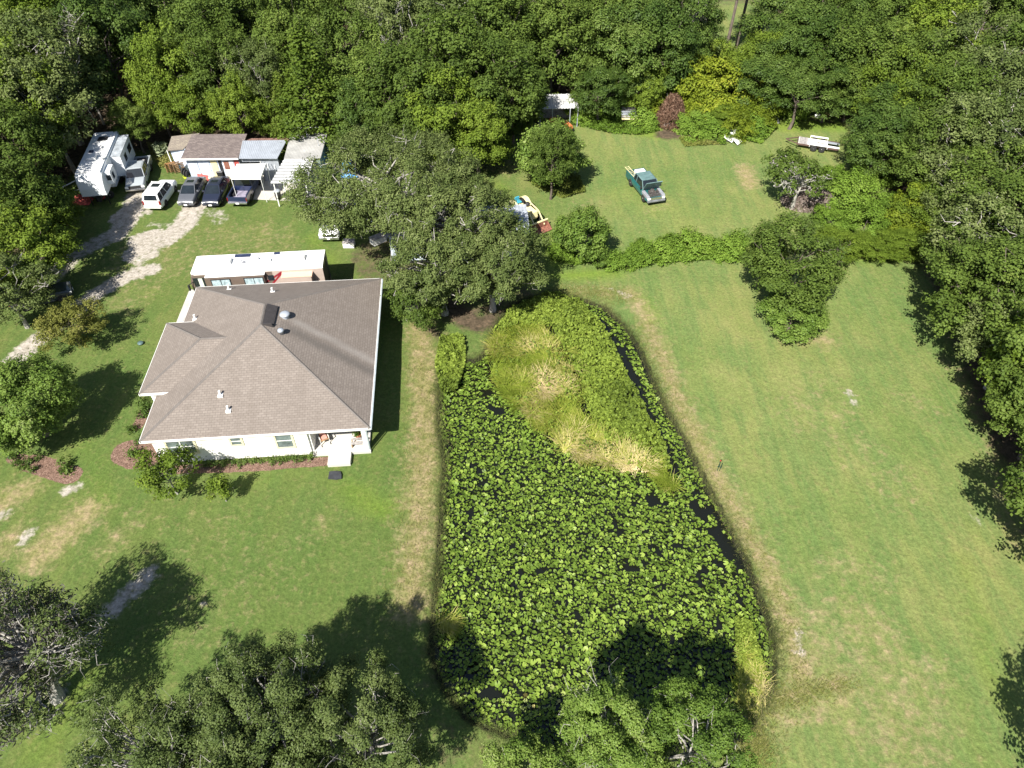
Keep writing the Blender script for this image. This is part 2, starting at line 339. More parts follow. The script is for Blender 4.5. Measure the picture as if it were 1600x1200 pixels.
und = .10*(vnoise(GX, GY, .11, 1)-.5)+.05*(vnoise(GX, GY, .45, 2)-.5)+.02*(vnoise(GX, GY, 1.6, 3)-.5)
GZ = und - .06 + np.where(pin, -np.clip(pd/.9, 0, 1)*1.1, 0)
ny, nx = GX.shape
idx = np.arange(ny*nx).reshape(ny, nx)
F4 = np.stack([idx[:-1,:-1], idx[:-1,1:], idx[1:,1:], idx[1:,:-1]], -1).reshape(-1, 4)
me = bpy.data.meshes.new('ground'); me.vertices.add(nx*ny)
me.vertices.foreach_set('co', np.stack([GX, GY, GZ], -1).reshape(-1).astype(np.float32))
me.loops.add(F4.size); me.loops.foreach_set('vertex_index', F4.reshape(-1).astype(np.int32))
me.polygons.add(len(F4)); me.polygons.foreach_set('loop_start', np.arange(0, F4.size, 4, dtype=np.int32))
me.polygons.foreach_set('use_smooth', np.ones(len(F4), bool)); me.update(calc_edges=True)
for nm, (a, b, c) in (('soil_a', (bare, dry, lush)), ('soil_b', (mulch, mud, litter))):
    at = me.attributes.new(nm, 'FLOAT_COLOR', 'POINT')
    at.data.foreach_set('color', np.stack([a, b, c, np.ones_like(a)], -1).reshape(-1).astype(np.float32))
m, t, bs = new_mat('lawn_and_soil'); bs.inputs['Roughness'].default_value = .95; bs.inputs['Specular IOR Level'].default_value = .15
sep = []
for nm in ('soil_a', 'soil_b'):
    a = t.nodes.new('ShaderNodeAttribute'); a.attribute_name = nm; s_ = t.nodes.new('ShaderNodeSeparateColor')
    t.links.new(a.outputs['Color'], s_.inputs[0]); sep.append(s_)
nL = noise(t, .07, 3, .5); nM = noise(t, .32, 5, .6); nS = noise(t, 2.2, 5, .65); nF = noise(t, 5.5, 6, .8); nX = noise(t, 1.1, 5, .7)
nStr = noise(t, .5, 3, .6, sc=(1.6,.28,1))
g1 = ramp(t, nM, [(.3, (.103,.152,.04)), (.5, (.15,.184,.053)), (.7, (.21,.21,.078))])
g2 = ramp(t, nL, [(.4, (.094,.157,.04)), (.6, (.188,.208,.068))])
g = mix(t, .5, g1, g2); g = mix(t, math_(t, 'MULTIPLY', ramp(t, nStr, [(.44, (0,0,0)), (.6, (1,1,1))]), .62), g, (.095,.155,.045))
mow = noise(t, .9, 2, .5, sc=(2.6,.07,1)); g = mix(t, math_(t, 'MULTIPLY', ramp(t, mow, [(.5, (0,0,0)), (.66, (1,1,1))]), .18), g, (.23,.225,.085))
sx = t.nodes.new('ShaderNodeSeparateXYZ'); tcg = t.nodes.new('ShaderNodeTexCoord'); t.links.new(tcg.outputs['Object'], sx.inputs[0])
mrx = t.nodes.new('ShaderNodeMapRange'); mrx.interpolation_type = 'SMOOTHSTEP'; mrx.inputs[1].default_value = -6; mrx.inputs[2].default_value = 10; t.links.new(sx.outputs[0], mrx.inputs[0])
g = mix(t, math_(t, 'MULTIPLY', math_(t, 'SUBTRACT', 1.0, mrx.outputs[0]), .55), g, (.06,.098,.018))  # left darker than the dry right field, whose anti-sun brightness is painted in
def thr(src, nz, lo=.35, hi=.6, amp=.9):
    v = math_(t, 'ADD', src, math_(t, 'MULTIPLY', math_(t, 'SUBTRACT', nz, .5), amp))
    mr = t.nodes.new('ShaderNodeMapRange'); mr.interpolation_type = 'SMOOTHSTEP'; mr.inputs[1].default_value = lo; mr.inputs[2].default_value = hi
    t.links.new(v, mr.inputs[0]); return mr.outputs[0]
dn = mix(t, .5, nS, nX)
straw = ramp(t, nX, [(.3, (.19,.17,.06)), (.5, (.27,.22,.11)), (.7, (.36,.26,.17))])
g = mix(t, math_(t, 'MULTIPLY', ramp(t, nS, [(.52, (0,0,0)), (.72, (1,1,1))]), .5), g, (.2,.18,.075))
g = mix(t, math_(t, 'MULTIPLY', thr(sep[0].outputs[2], nM, .2, .9, .5), .75), g, (.13,.20,.02))
g = mix(t, math_(t, 'MULTIPLY', thr(sep[0].outputs[1], dn, .15, .95, 1.3), .8), g, straw)
sand = ramp(t, nS, [(.3, (.25,.22,.175)), (.5, (.36,.325,.28)), (.7, (.44,.4,.355))])
g = mix(t, thr(sep[0].outputs[0], dn, .3, .8, 1.5), g, sand)
chips = ramp(t, noise(t, 14, 3, .8), [(.35, (.075,.042,.03)), (.55, (.2,.125,.095)), (.72, (.4,.3,.235))])
g = mix(t, thr(sep[1].outputs[0], nS, .4, .55, .5), g, chips)
lit = ramp(t, nS, [(.3, (.035,.028,.018)), (.55, (.1,.075,.05)), (.75, (.16,.11,.07))])
g = mix(t, thr(sep[1].outputs[2], nX, .35, .8, .8), g, lit)
g = mix(t, thr(sep[1].outputs[1], nS, .4, .8, .6), g, (.018,.016,.012))
fine = ramp(t, nF, [(.3, (.12,.13,.1)), (.5, (.5,.5,.5)), (.7, (.88,.87,.85))])
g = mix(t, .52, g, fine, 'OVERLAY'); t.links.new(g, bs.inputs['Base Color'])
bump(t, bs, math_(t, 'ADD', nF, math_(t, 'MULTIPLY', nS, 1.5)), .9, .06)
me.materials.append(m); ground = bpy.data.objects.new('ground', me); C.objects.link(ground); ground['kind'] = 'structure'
# pond water
m, t, bs = new_mat('dark_pond_water'); bs.inputs['Base Color'].default_value = (.008,.009,.006,1); bs.inputs['Roughness'].default_value = .12
bump(t, bs, noise(t, 2.5, 3), .12, .03)
wp = MB(); wp.add([(x, y, -.34) for x, y in POND], [list(range(len(POND)))]); wo = wp.build('pond_water', m); wo['kind'] = 'structure'

# ------------------------------------------------------------------ trees
def rand_dirs(r, n):
    v = r.normal(size=(n, 3)); return v/np.linalg.norm(v, axis=1, keepdims=True)
def leaves_at(r, pos, nrm, size, aspect=1.8, spread=.25):
    """rhombic leaves centred at pos, facing nrm"""
    n = len(pos); nrm = nrm/np.maximum(np.linalg.norm(nrm, axis=1, keepdims=True), 1e-6)
    t_ = np.cross(nrm, rand_dirs(r, n)); t_ /= np.maximum(np.linalg.norm(t_, axis=1, keepdims=True), 1e-6); b_ = np.cross(nrm, t_)
    s = size*(1+spread*(r.random(n)*2-1))[:, None]
    a = t_*s*.5; b = b_*s*.5/aspect*1.3
    dip = nrm*s*.12
    return np.stack([pos-a, pos-b+dip, pos+a, pos+b+dip], 1)
def crown(seed, r_, h, base, nl, leaf, shape='round', nc=60, cr=.24, flat=.75, upb=.4, rnd=.8, hollow=.5, spray=1.7):
    """leaf clumps spread through a crown; returns quads, values, clump centres"""
    r = np.random.default_rng(seed); hh = (h-base)/2; cz = base+hh
    d = rand_dirs(r, nc*3); 
    d = d[d[:, 2] > (-.75 if shape != 'mound' else -.1)][:nc]
    lob = rand_dirs(r, 9); bumpy = 1-.30*(1-np.max(d@lob.T, axis=1))*2
    rad = (hollow+(1-hollow)*r.random(len(d))**.6)*bumpy
    if shape == 'cone':
        z = r.random(len(d))**1.3; ang = r.random(len(d))*6.283; rr = (1-z)**.8*(.45+.55*r.random(len(d))**.5)
        c = np.stack([np.cos(ang)*rr*r_, np.sin(ang)*rr*r_, base+z*(h-base)], 1); cs = r_*cr*(1.15-.6*z)
    elif shape == 'mound':
        c = np.stack([d[:, 0]*rad*r_, d[:, 1]*rad*r_, base+np.maximum(d[:, 2], 0)*rad*(h-base)], 1); cs = np.full(len(d), r_*cr)
    elif shape == 'flat':
        c = np.stack([d[:, 0]*rad*r_, d[:, 1]*rad*r_, cz+d[:, 2]*rad*hh*.9], 1); cs = r_*cr*(.7+.6*r.random(len(d)))
    else:
        c = np.stack([d[:, 0]*rad*r_, d[:, 1]*rad*r_, cz+d[:, 2]*rad*hh], 1); cs = r_*cr*(.7+.6*r.random(len(d)))
    nper = 9; ns = nl//nper; nl = ns*nper
    wgt = cs**2; k = r.choice(len(c), ns, p=wgt/wgt.sum())
    q = rand_dirs(r, ns); q[:, 2] = np.where(q[:, 2] < -.2, -q[:, 2], q[:, 2]) if shape != 'cone' else q[:, 2]
    rr = (.35+.65*r.random(ns)**.4)[:, None]*cs[k][:, None]
    # small sprigs: leaves gather on twigs
    pos = c[k]+q*rr*np.array([1, 1, flat]); sp = np.repeat(r.random(ns), nper); k = np.repeat(k, nper); q = np.repeat(q, nper, 0)
    pos = np.repeat(pos, nper, 0); sd = rand_dirs(r, ns)*.6; sd[:, 2] += .55; sd += (c[k[::nper]]-np.array([0, 0, cz]))/r_*.7; sd /= np.linalg.norm(sd, axis=1, keepdims=True); sd = np.repeat(sd, nper, 0)
    j = r.normal(size=pos.shape)*leaf*.62; pos += j+sd*(r.random(nl)*2-.6)[:, None]*leaf*spray
    out = c[k]-np.array([0, 0, cz-hh*.4]); out /= np.maximum(np.linalg.norm(out, axis=1, keepdims=True), 1e-6)
    nrm = q*.8+out*.3+np.array([0, 0, upb])+j/leaf*.45+rand_dirs(r, nl)*rnd*.9
    cl = r.random(len(c)); lv = np.clip(.42*cl[k]+.36*sp+.24*r.random(nl)+.04*(q[:, 2]), 0, 1)
    if shape == 'cone': pos[:, 2] = np.maximum(pos[:, 2], .1)
    pos[:, 2] = np.maximum(pos[:, 2], .05)
    return leaves_at(r, pos, nrm, leaf), lv, c
def limbs(seed, c, base, tr, h, n=14, lean=(0, 0), fork=.5, twig=.035, n2=0):
    r = np.random.default_rng(seed+99); mb = MB(); top = base+(h-base)*.45
    p0 = Vector((0, 0, -.25)); pts = [p0]; 
    for k in range(1, 5):
        f = k/4; pts.append(Vector((lean[0]*f+r.normal()*tr*.4, lean[1]*f+r.normal()*tr*.4, top*f)))
    for k in range(4): mb.bar(pts[k], pts[k+1], tr*(1.35 if k == 0 else 1-.15*k), n=7, r2=tr*(1-.15*(k+1)))
    sel = r.choice(len(c), min(n, len(c)), replace=False)
    for i in sel:
        q = Vector(c[i]); f = .45+.5*r.random(); k = min(3, int(f*4)); s0 = pts[k].lerp(pts[k+1], f*4-k)
        if q.z < s0.z*.6: continue
        L0 = (q-s0).length; jt = lambda s: Vector((r.normal(), r.normal(), r.normal()*.6))*L0*s
        a1 = s0.lerp(q, .3)+jt(.06)+Vector((0, 0, L0*.05)); mid = s0.lerp(q, .6)+jt(.07)+Vector((0, 0, L0*.04)); a2 = s0.lerp(q, .82)+jt(.05)
        ra = tr*(.2+.22*r.random())
        mb.bar(s0, a1, ra, n=5, r2=ra*.75); mb.bar(a1, mid, ra*.75, n=5, r2=ra*.5); mb.bar(mid, a2, ra*.5, n=4, r2=ra*.3+twig*.4); mb.bar(a2, q, ra*.3+twig*.4, n=4, r2=twig*.5)
        for _ in range(n2):
            f2 = .6+.4*r.random(); s2 = mid.lerp(q, f2); e = s2+Vector(r.normal(size=3))*(h*.04)+(q-mid)*.12; g2 = e+Vector(r.normal(size=3))*(h*.03)+Vector((0, 0, h*.01))
            mb.bar(s2, e, twig*.8, n=3, r2=twig*.5); mb.bar(e, g2, twig*.5, n=3, r2=twig*.2)
    return mb
def make_tree(name, label, cat, seed, r_, h, base, nl, leaf, leafm, barkm, tr, group=None, lmb=14, n2=0, extra=None, twig=.035, lean=(0, 0), **kw):
    t_ = thing(name, label, cat, (0, 0, 0), 0, group)
    V, lv, c = crown(seed, r_, h, base, nl, leaf, **kw)
    quads('crown', V, leafm, t_, lv)
    limbs(seed, c, base, tr, h, lmb, n2=n2, twig=twig, lean=lean).build('trunk', barkm, t_)
    return t_
PROTO = {}
def proto(kind, seeds, **kw): PROTO[kind] = [dict(seed=s, used=None, **kw) for s in seeds]
proto('oak', (1, 2, 3), name='oak_tree', r_=4.5, h=10, base=2.0, nl=22000, leaf=0.2, leafm=L['oak'], barkm=M['bark'], tr=.22, nc=130, cr=0.155, n2=2, lmb=16)
proto('grey', (4, 5), name='oak_tree', r_=4.5, h=10, base=2.0, nl=20000, leaf=0.19, leafm=L['grey_oak'], barkm=M['greybark'], tr=.2, nc=130, cr=0.15, n2=4, lmb=26, twig=.05)
proto('light', (6, 7), name='broadleaf_tree', r_=4.5, h=9, base=.8, nl=22000, leaf=0.21, leafm=L['light'], barkm=M['bark'], tr=.2, nc=120, cr=0.165, lmb=10)
proto('camphor', (8, 9, 10), name='camphor_tree', r_=4.5, h=10, base=1.0, nl=22000, leaf=0.2, leafm=L['camphor'], barkm=M['bark'], tr=.22, nc=80, cr=0.2, lmb=10, rnd=.55)
proto('yellow', (11, 12), name='yellowish_shrub', r_=3, h=4.5, base=.2, nl=14000, leaf=0.19, leafm=L['yellow'], barkm=M['bark'], tr=.08, nc=80, cr=0.19, shape='mound', lmb=8)
proto('cedar', (13, 14), name='cedar_tree', r_=3, h=12, base=.5, nl=18000, leaf=0.22, leafm=L['cedar'], barkm=M['bark'], tr=.2, nc=110, cr=0.25, shape='cone', flat=2.0, upb=.2, lmb=10)
proto('broad', (15, 16), name='broadleaf_tree', r_=3.5, h=6, base=.3, nl=16000, leaf=0.22, leafm=L['broad'], barkm=M['bark'], tr=.16, nc=90, cr=0.18, lmb=8, hollow=.6)
proto('bush', (19, 20), name='hedge_bush', r_=1.4, h=1.4, base=0.0, nl=3600, leaf=.16, leafm=L['vine'], barkm=M['bark'], tr=.04, nc=36, cr=.26, shape='mound', lmb=6, hollow=.5, upb=.6)
proto('vine', (17, 18), name='vine_mound', r_=3.0, h=3.0, base=0.0, nl=14000, leaf=0.17, leafm=L['vine'], barkm=M['bark'], tr=.06, nc=70, cr=.17, shape='mound', lmb=6, hollow=.6, upb=.6)
def place(kind, x, y, r, h, label, cat='tree', group=None, i=None, leafm=None, seed=None, name=None):
    """first use of a prototype builds it, later uses copy the thing and its parts"""
    ps = PROTO[kind]; k = (seed if seed is not None else random.randrange(99)) % len(ps); p = ps[k]
    if p['used'] is None:
        kw = {a: b for a, b in p.items() if a != 'used'}
        o = make_tree(label=label, cat=cat, group=group, **kw); p['used'] = o
    else:
        o = dup(p['used'])
        if group is None and 'group' in o: del o['group']
    o['label'] = label; o['category'] = cat
    if group: o['group'] = group
    if name: o.name = name
    s = r/p['r_']; o.location = (x, y, -.05); o.scale = (s*random.uniform(.94, 1.06), s*random.uniform(.94, 1.06), h/p['h']); o.rotation_euler = (0, 0, random.uniform(0, 6.283))
    return o
# ------------------------------------------------------------------ the wood: edge trees placed one by one
placed = []
def T(px, py, r, h, kind, label, cat='tree', group=None, zf=.6, **k):
    if kind == 'vine' and r < 1.9: kind = 'bush'
    x, y = P(px, py, h*zf); placed.append((x, y, r)); return place(kind, x, y, r, h, label, cat, group, **k)
GW = 'trees of the wood around the yard'
KL = {'oak': 'dark green oak with a broad broken crown inside the dense wood', 'grey': 'grey-green oak with pale bare twigs inside the dense wood',
      'light': 'fresh green leafy tree standing inside the dense wood', 'camphor': 'deep green tree with tight rounded leaf clumps inside the dense wood',
      'cedar': 'pointed green cedar rising inside the dense wood', 'broad': 'bright green bushy tree inside the dense wood',
      'yellow': 'yellow-green shrub at the foot of the right wood'}
edge = [ # px, py, radius, height, kind
 (22,385,4.2,7.5,'light'), (62,345,2.8,6,'light'), (5,450,3.6,6.5,'grey'), (90,322,2.0,4.2,'light'), (0,300,5,10,'oak'), (12,232,4.4,10.5,'oak'), (70,165,4.8,12,'grey'), (20,150,6,13,'light'),
 (75,110,6.5,13.5,'grey'), (160,65,5.6,13.5,'camphor'), (60,40,6,13,'light'), (150,20,5.5,14,'camphor'), (210,25,4.5,12,'camphor'), (5,80,6,13,'light'), (25,330,4,8,'oak'),
 (207,190,2.3,6.0,'oak'), (268,105,4.6,11,'light'), (330,60,5.5,12.5,'oak'), (298,162,3.3,7.2,'light'), (245,150,3.2,8,'light'), (345,110,4.2,11,'oak'), (368,162,3.0,7.5,'light'), (395,55,5.5,12,'oak'), (400,125,3.6,10,'grey'), (412,168,2.4,6,'light'),
 (484,128,4.3,13,'cedar'), (442,160,2.2,7.5,'cedar'), (465,60,5,12,'oak'), (545,90,5,12,'oak'), (560,180,3.4,8.5,'camphor'), (585,130,5,11,'oak'), (620,60,5.5,13,'grey'), (640,150,5,11.5,'oak'), (600,25,5,12,'grey'),
 (640,195,3.6,8,'oak'), (690,110,6,13,'oak'), (700,180,5,10,'light'), (745,205,4,7.5,'light'), (690,215,3.2,6,'light'), (720,50,6,13,'grey'), (770,130,5.5,12,'oak'), (785,60,6,13,'oak'), (800,150,4,9,'oak'),
 (780,98,4.0,10.5,'oak'), (862,68,5,12,'oak'), (880,40,6,13,'oak'), (935,45,5.5,12,'oak'), (922,98,3.2,7.5,'oak'), (940,135,3.1,7,'camphor'), (972,118,2.6,6,'oak'), (975,75,5,11,'camphor'), (1010,40,5,13,'camphor'), (1025,72,5,11,'camphor'), (1065,30,5.2,12.5,'camphor'), (1085,62,3.6,9,'camphor'), (1000,130,3.0,6,'light'),
 (1205,118,4.2,8,'camphor'), (1192,90,3.4,8,'light'), (1228,75,4.5,9.5,'camphor'), (1250,140,3.8,7.5,'camphor'), (1300,138,3.8,6.5,'camphor'), (1332,150,2.6,5,'camphor'), (1280,88,4.6,9.5,'camphor'), (1352,135,3.8,7,'oak'), (1330,85,5.5,10.5,'oak'), (1230,35,5.5,11,'camphor'), (1290,50,5.5,11,'camphor'), (1390,100,5.5,10.5,'oak'), (1365,40,5.5,11,'oak'),
 (1400,140,3.8,9.5,'light'), (1395,195,4.4,8.5,'camphor'), (1372,228,3.3,6.8,'camphor'), (1430,165,3.6,9.5,'light'), (1450,120,5.5,11,'oak'), (1490,175,5,11,'oak'), (1520,90,6,12,'grey'), (1560,160,5.5,12,'grey'), (1600,110,6,13,'oak'), (1450,255,3.8,6.5,'oak'), (1475,235,4.5,9.5,'oak'), (1520,230,5,11,'grey'), (1580,230,5.5,12,'grey'), (1450,60,6,12,'light'), (1540,30,6,13,'oak'),
 (1468,312,3.2,5.4,'light'), (1510,300,4.2,8,'grey'), (1560,300,5,9.5,'oak'), (1436,318,2.6,4.2,'yellow'), (1500,340,2.8,5,'yellow'), (1555,338,3,5.5,'yellow'), (1540,385,5.0,9.5,'grey'), (1520,395,3.8,7.5,'oak'), (1605,350,5,10,'oak'), (1548,450,4.2,8,'oak'), (1560,460,4.6,9.5,'oak'), (1610,430,5,10,'oak'), (1592,530,3.9,8,'grey'), (1655,570,4.4,9.5,'light'), (1655,640,3.8,8,'oak'), (1802,690,4.6,9,'oak'), (1882,765,3.8,7.5,'light'), (1882,870,3.9,7.5,'oak'), (1850,1250,4.5,9.5,'oak'), (1670,560,5,11,'oak'), (1735,800,4.6,10,'oak'),
]
random.seed(21)
for px, py, r, h, k in edge: T(px, py, r, h, k, KL[k], group=GW)
SPECIAL = []
def near(x, y, d): return any((x-a)**2+(y-b)**2 < (d*.5+c*.62)**2 for a, b, c in placed)
FP = [(-92,128),(-92,38),(-50,24),(-47.5,46),(-49,58),(-50,77),(-37,80),(-26,80),(-14,80),(-3,84),(3,89),(13,90),(20,97),(24,99),(26,128),(45,128),(38,99),(38,89),(43,80),(44,60),(43,48),(41,34),(42,20),(46,12),(62,20),(92,60),(92,128)]
nfill = 0; r0 = np.random.default_rng(5)
for _ in range(9000):
    x = r0.uniform(-88, 90); y = r0.uniform(12, 122)
    if abs(x) > (y*.7071+20)*.93+7: continue
    if not inside(np.array([x]), np.array([y]), FP)[0] or near(x, y, 6.0): continue
    if nfill >= 190: break
    k = r0.choice(['oak','oak','grey','light','camphor','camphor','oak']) if x > -10 else r0.choice(['oak','grey','light','oak','camphor'])
    rr = r0.uniform(4.2, 5.8); placed.append((x, y, rr)); place(k, x, y, rr, r0.uniform(9, 13), KL[k], group=GW, seed=int(r0.integers(9))); nfill += 1
print('fill trees', nfill, 'edge', len(edge))
# thicket of yellow-green shrubs on the far edge of the back lawn
GT = 'yellow-green shrubs of the far thicket'
thick = [(1052,118,3.6,5.5,'yellow'),(1092,112,4.2,6.5,'yellow'),(1135,128,4.2,6.5,'yellow'),(1160,120,3.4,5.5,'light'),(1175,160,3.0,4,'yellow'),(1110,160,3.0,3.6,'yellow'),(1150,185,2.6,3.0,'yellow'),(1182,178,2.0,3.0,'yellow'),(1098,150,3.0,4,'yellow'),(1205,155,2.4,3.6,'light'),(1135,175,2.6,3,'light'),(1120,190,2.0,2.0,'vine'),(1090,180,2.6,2.4,'vine'),
 (1180,192,1.8,1.8,'vine'),(1092,200,1.6,1.5,'vine'),(1020,150,2.4,3.4,'yellow'),(1005,182,1.6,1.8,'vine'),(1012,190,1.2,1.2,'vine'),(1118,205,1.6,1.3,'vine'),(1168,200,1.5,1.2,'vine'),(1120,100,3.6,6,'light'),(1190,130,3,5,'yellow'),(1005,160,1.8,2.6,'yellow'),(965,165,1.6,1.8,'vine'),(912,178,1.4,1.5,'vine'),(1245,172,1.6,1.8,'vine'),(1172,184,1.6,1.8,'vine'), (900,160,1.6,3.2,'light'),(870,158,1.2,2.2,'light'),(815,188,1.4,2.6,'light'),(785,195,2.0,3.2,'oak')]
for a in thick:
    k = a[4]; T(a[0], a[1], a[2], a[3], k, {'yellow': 'yellow-green shrub in the thicket at the far edge of the back lawn', 'vine': 'low bright green shrub mound in front of the far thicket', 'light': 'leafy green shrub beside the far thicket and open shed', 'oak': 'small dark shrub at the left of the open shed'}[k],
      'shrub', GT, name='shrub')
# single trees and shrubs of the yard
T(862,243,3.3,6.4,'broad','round broadleaf tree with a dark crown and brighter skirt in the upper back lawn', zf=.5, seed=0)
T(864,222,2.3,8.0,'oak','small dark oak growing through the middle of the round tree in the upper back lawn', zf=.75, seed=1)
T(908,366,2.5,4.8,'broad','bright green broadleaf tree at the end of the hedge row beside the loader tractor', zf=.5, seed=1)
T(935,398,1.3,1.9,'broad','low leafy bush touching the right side of the broadleaf tree at the hedge end', 'bush', zf=.5, seed=0)
T(1238,410,4.0,8.4,'oak','lone spreading oak standing on the right lawn at the end of the hedge row', zf=.62, seed=2)
T(1240,492,2.5,3.2,'broad','dense leafy suckers around the foot of the lone oak on the right lawn', 'bush', zf=.5, seed=1)
T(1195,400,1.8,5,'oak','narrow dark oak against the left side of the lone oak on the right lawn', zf=.6, seed=1)
for i, (a, b, r, h, l) in enumerate([(1330,300,3.6,3.0,'large vine-covered mound right of the brush pile'), (1365,265,2.4,2.4,'vine-covered mound touching the dark trees at the right wood edge'), (1300,275,2.2,1.9,'vine-covered mound behind the twisted bare-limbed oak'),
   (1355,345,2.6,2.6,'vine-covered mound between the lone oak and the right wood'), (1300,340,2.2,1.6,'low vine-covered mound behind the lone oak'), (1400,330,2.4,2.4,'vine-covered mound at the far corner of the right lawn'), (1310,385,2.4,2.4,'dark leafy mound right of the lone oak'), (1370,385,2.4,2.2,'leafy mound at the top end of the right lawn'), (1418,385,2.2,2.4,'leafy mound in the corner by the tall right trees')]):
    T(a, b, r, h, 'vine' if i < 6 else 'light', 'bright green ' + l if i < 6 else l, 'bush', 'vine mounds at the right end of the hedge', zf=.4, name='vine_mound')
GH = 'bushes of the hedge row across the lawn'
for i, (a, b, r, h) in enumerate([(962,408,1.2,1.2),(985,404,1.3,1.1),(1008,398,1.4,1.2),(1032,392,1.5,1.3),(1055,388,1.5,1.4),(1078,380,1.7,1.9),(1100,385,1.5,1.3),(1120,388,1.4,1.2),(1142,386,1.6,1.6),(1160,380,1.4,1.6),(1000,385,1.0,.9),(1045,378,1.0,1.0)]):
    T(a, b, r, h, 'vine', 'low bright green bush of the hedge row between the back lawn and the right lawn', 'bush', GH, zf=.4, name='hedge_bush')
# hero trees
def hero(px, py, zc, label, cat='tree', rz=0, **kw):
    x, y = P(px, py, zc); o = make_tree('oak_tree', label, cat, **kw); o.location = (x, y, -.05); o.rotation_euler = (0, 0, rz); placed.append((x, y, kw['r_'])); return o
hero(606,312,6,'huge grey-green live oak with pale limbs spreading over the parked vehicles beside the sheds', seed=31, r_=8.7, h=10.5, base=2.8, nl=110000, leaf=.15, leafm=L['grey_oak'], barkm=M['greybark'], tr=.42, nc=400, cr=.08, n2=4, lmb=80, spray=2.4, twig=.045, hollow=.45)
hero(708,342,6,'live oak whose crown joins the right side of the huge oak, nearest the loader tractor', seed=32, r_=5.5, h=9.3, base=2.2, nl=44000, leaf=.15, leafm=L['grey_oak'], barkm=M['greybark'], tr=.32, nc=190, cr=.1, n2=4, lmb=70, twig=.05)
hero(768,414,4.5,'dense dark oak at the right end of the big oak group, above the pond head', seed=33, r_=4.6, h=8, base=1.4, nl=32000, leaf=.15, leafm=L['grey_oak'], barkm=M['greybark'], tr=.26, nc=110, cr=.14, n2=4, lmb=26)
hero(690,420,4.5,'dense oak at the corner of the house roof, nearest tree of the big oak group', seed=34, r_=4.9, h=8, base=1.2, nl=42000, leaf=.15, leafm=L['grey_oak'], barkm=M['greybark'], tr=.28, nc=140, cr=.12, n2=4, lmb=40)
hero(650,470,2.6,'low leafy oak limb group brushing the right eave of the house', seed=35, r_=2.4, h=4.6, base=.5, nl=12000, leaf=.15, leafm=L['oak'], barkm=M['greybark'], tr=.12, nc=40, cr=.24, n2=2, lmb=12)
hero(1248,290,2.5,'twisted oak with white bare limbs at the edge of the back lawn', seed=36, r_=3.6, h=5.6, base=1.4, nl=4600, leaf=.22, leafm=L['oak'], barkm=M['greybark'], tr=.2, nc=46, cr=.16, n2=8, lmb=40, twig=.06)
hero(108,508,1.9,'crepe myrtle shrub with pinkish flower tips beside the gravel drive', 'shrub', seed=37, r_=3.0, h=4.1, base=.2, nl=15000, leaf=.13, leafm=L['crepe'], barkm=M['bark'], tr=.09, nc=110, cr=.15, n2=5, lmb=40, hollow=.35, twig=.012)
hero(42,632,3.0,'round bushy green tree with glossy leaves standing above the mulch bed at the left', seed=38, r_=3.5, h=6.0, base=.2, nl=42000, leaf=.14, leafm=L['broad'], barkm=M['bark'], tr=.2, nc=110, cr=.2, n2=2, lmb=14, hollow=.6)
hero(262,742,1.9,'young leafy tree growing in front of the left end of the white house wall', seed=39, r_=1.9, h=3.9, base=.7, nl=5400, leaf=.14, leafm=L['light'], barkm=M['greybark'], tr=.07, nc=48, cr=.2, n2=4, lmb=34, hollow=.25, twig=.012)
hero(345,764,1.2,'smaller sapling standing right of the young tree in front of the house', seed=40, r_=.95, h=2.3, base=.5, nl=1500, leaf=.13, leafm=L['light'], barkm=M['greybark'], tr=.035, nc=20, cr=.28, n2=3, lmb=14, hollow=.25, twig=.01)
# near trees at the bottom of the photo: fine leaves
moss = hero(-2,1010,6,'live oak with hanging grey moss on its pale limbs at the lower left corner', seed=41, r_=4.4, h=8.4, base=2.6, nl=14000, leaf=.115, leafm=L['near_oak'], barkm=M['greybark'], tr=.3, nc=110, cr=.12, n2=9, lmb=90, lean=(1.2, .4), hollow=.4, twig=.03)
r_ = np.random.default_rng(77); V, lv, cc = crown(41, 4.4, 8.4, 2.6, 18, .1, nc=110, cr=.12, hollow=.4)
n = 9000; k = r_.integers(0, len(cc), n); pp = cc[k]+r_.normal(size=(n, 3))*np.array([.35, .35, .3]); pp[:, 2] -= r_.random(n)*1.1
pp = pp[(cc[k][:, 0] < 2.2)]; nn = rand_dirs(r_, len(pp)); nn[:, 2] *= .2
quads('moss', leaves_at(r_, pp, nn, .3, 5), L['moss'], moss, r_.random(len(pp)))
hero(215,1165,5,'sparse oak with a forked pale trunk left of the big foreground oak', seed=42, r_=3.6, h=7.5, base=1.5, nl=26000, leaf=.09, leafm=L['near_oak'], barkm=M['greybark'], tr=.16, nc=90, cr=.13, n2=5, lmb=50, hollow=.3, twig=.02)
hero(410,1118,6,'big grey-green oak crown at the bottom edge of the photo', seed=43, r_=4.3, h=8.8, base=1.8, nl=90000, leaf=.09, leafm=L['near_oak'], barkm=M['greybark'], tr=.3, nc=170, cr=.105, n2=5, lmb=80, hollow=.42, spray=2.6, twig=.02)
hero(555,1140,6,'oak filling the gap between the big foreground oak and the pond', seed=44, r_=3.6, h=8.2, base=1.5, nl=62000, leaf=.09, leafm=L['near_oak'], barkm=M['greybark'], tr=.22, nc=120, cr=.115, n2=5, lmb=54, hollow=.42, spray=2.6, twig=.02)
hero(310,1190,6,'oak cut by the bottom frame below the big foreground oak', seed=45, r_=3.6, h=8, base=1.5, nl=46000, leaf=.09, leafm=L['near_oak'], barkm=M['greybark'], tr=.22, nc=100, cr=.12, n2=5, lmb=46, spray=2.6, twig=.02)
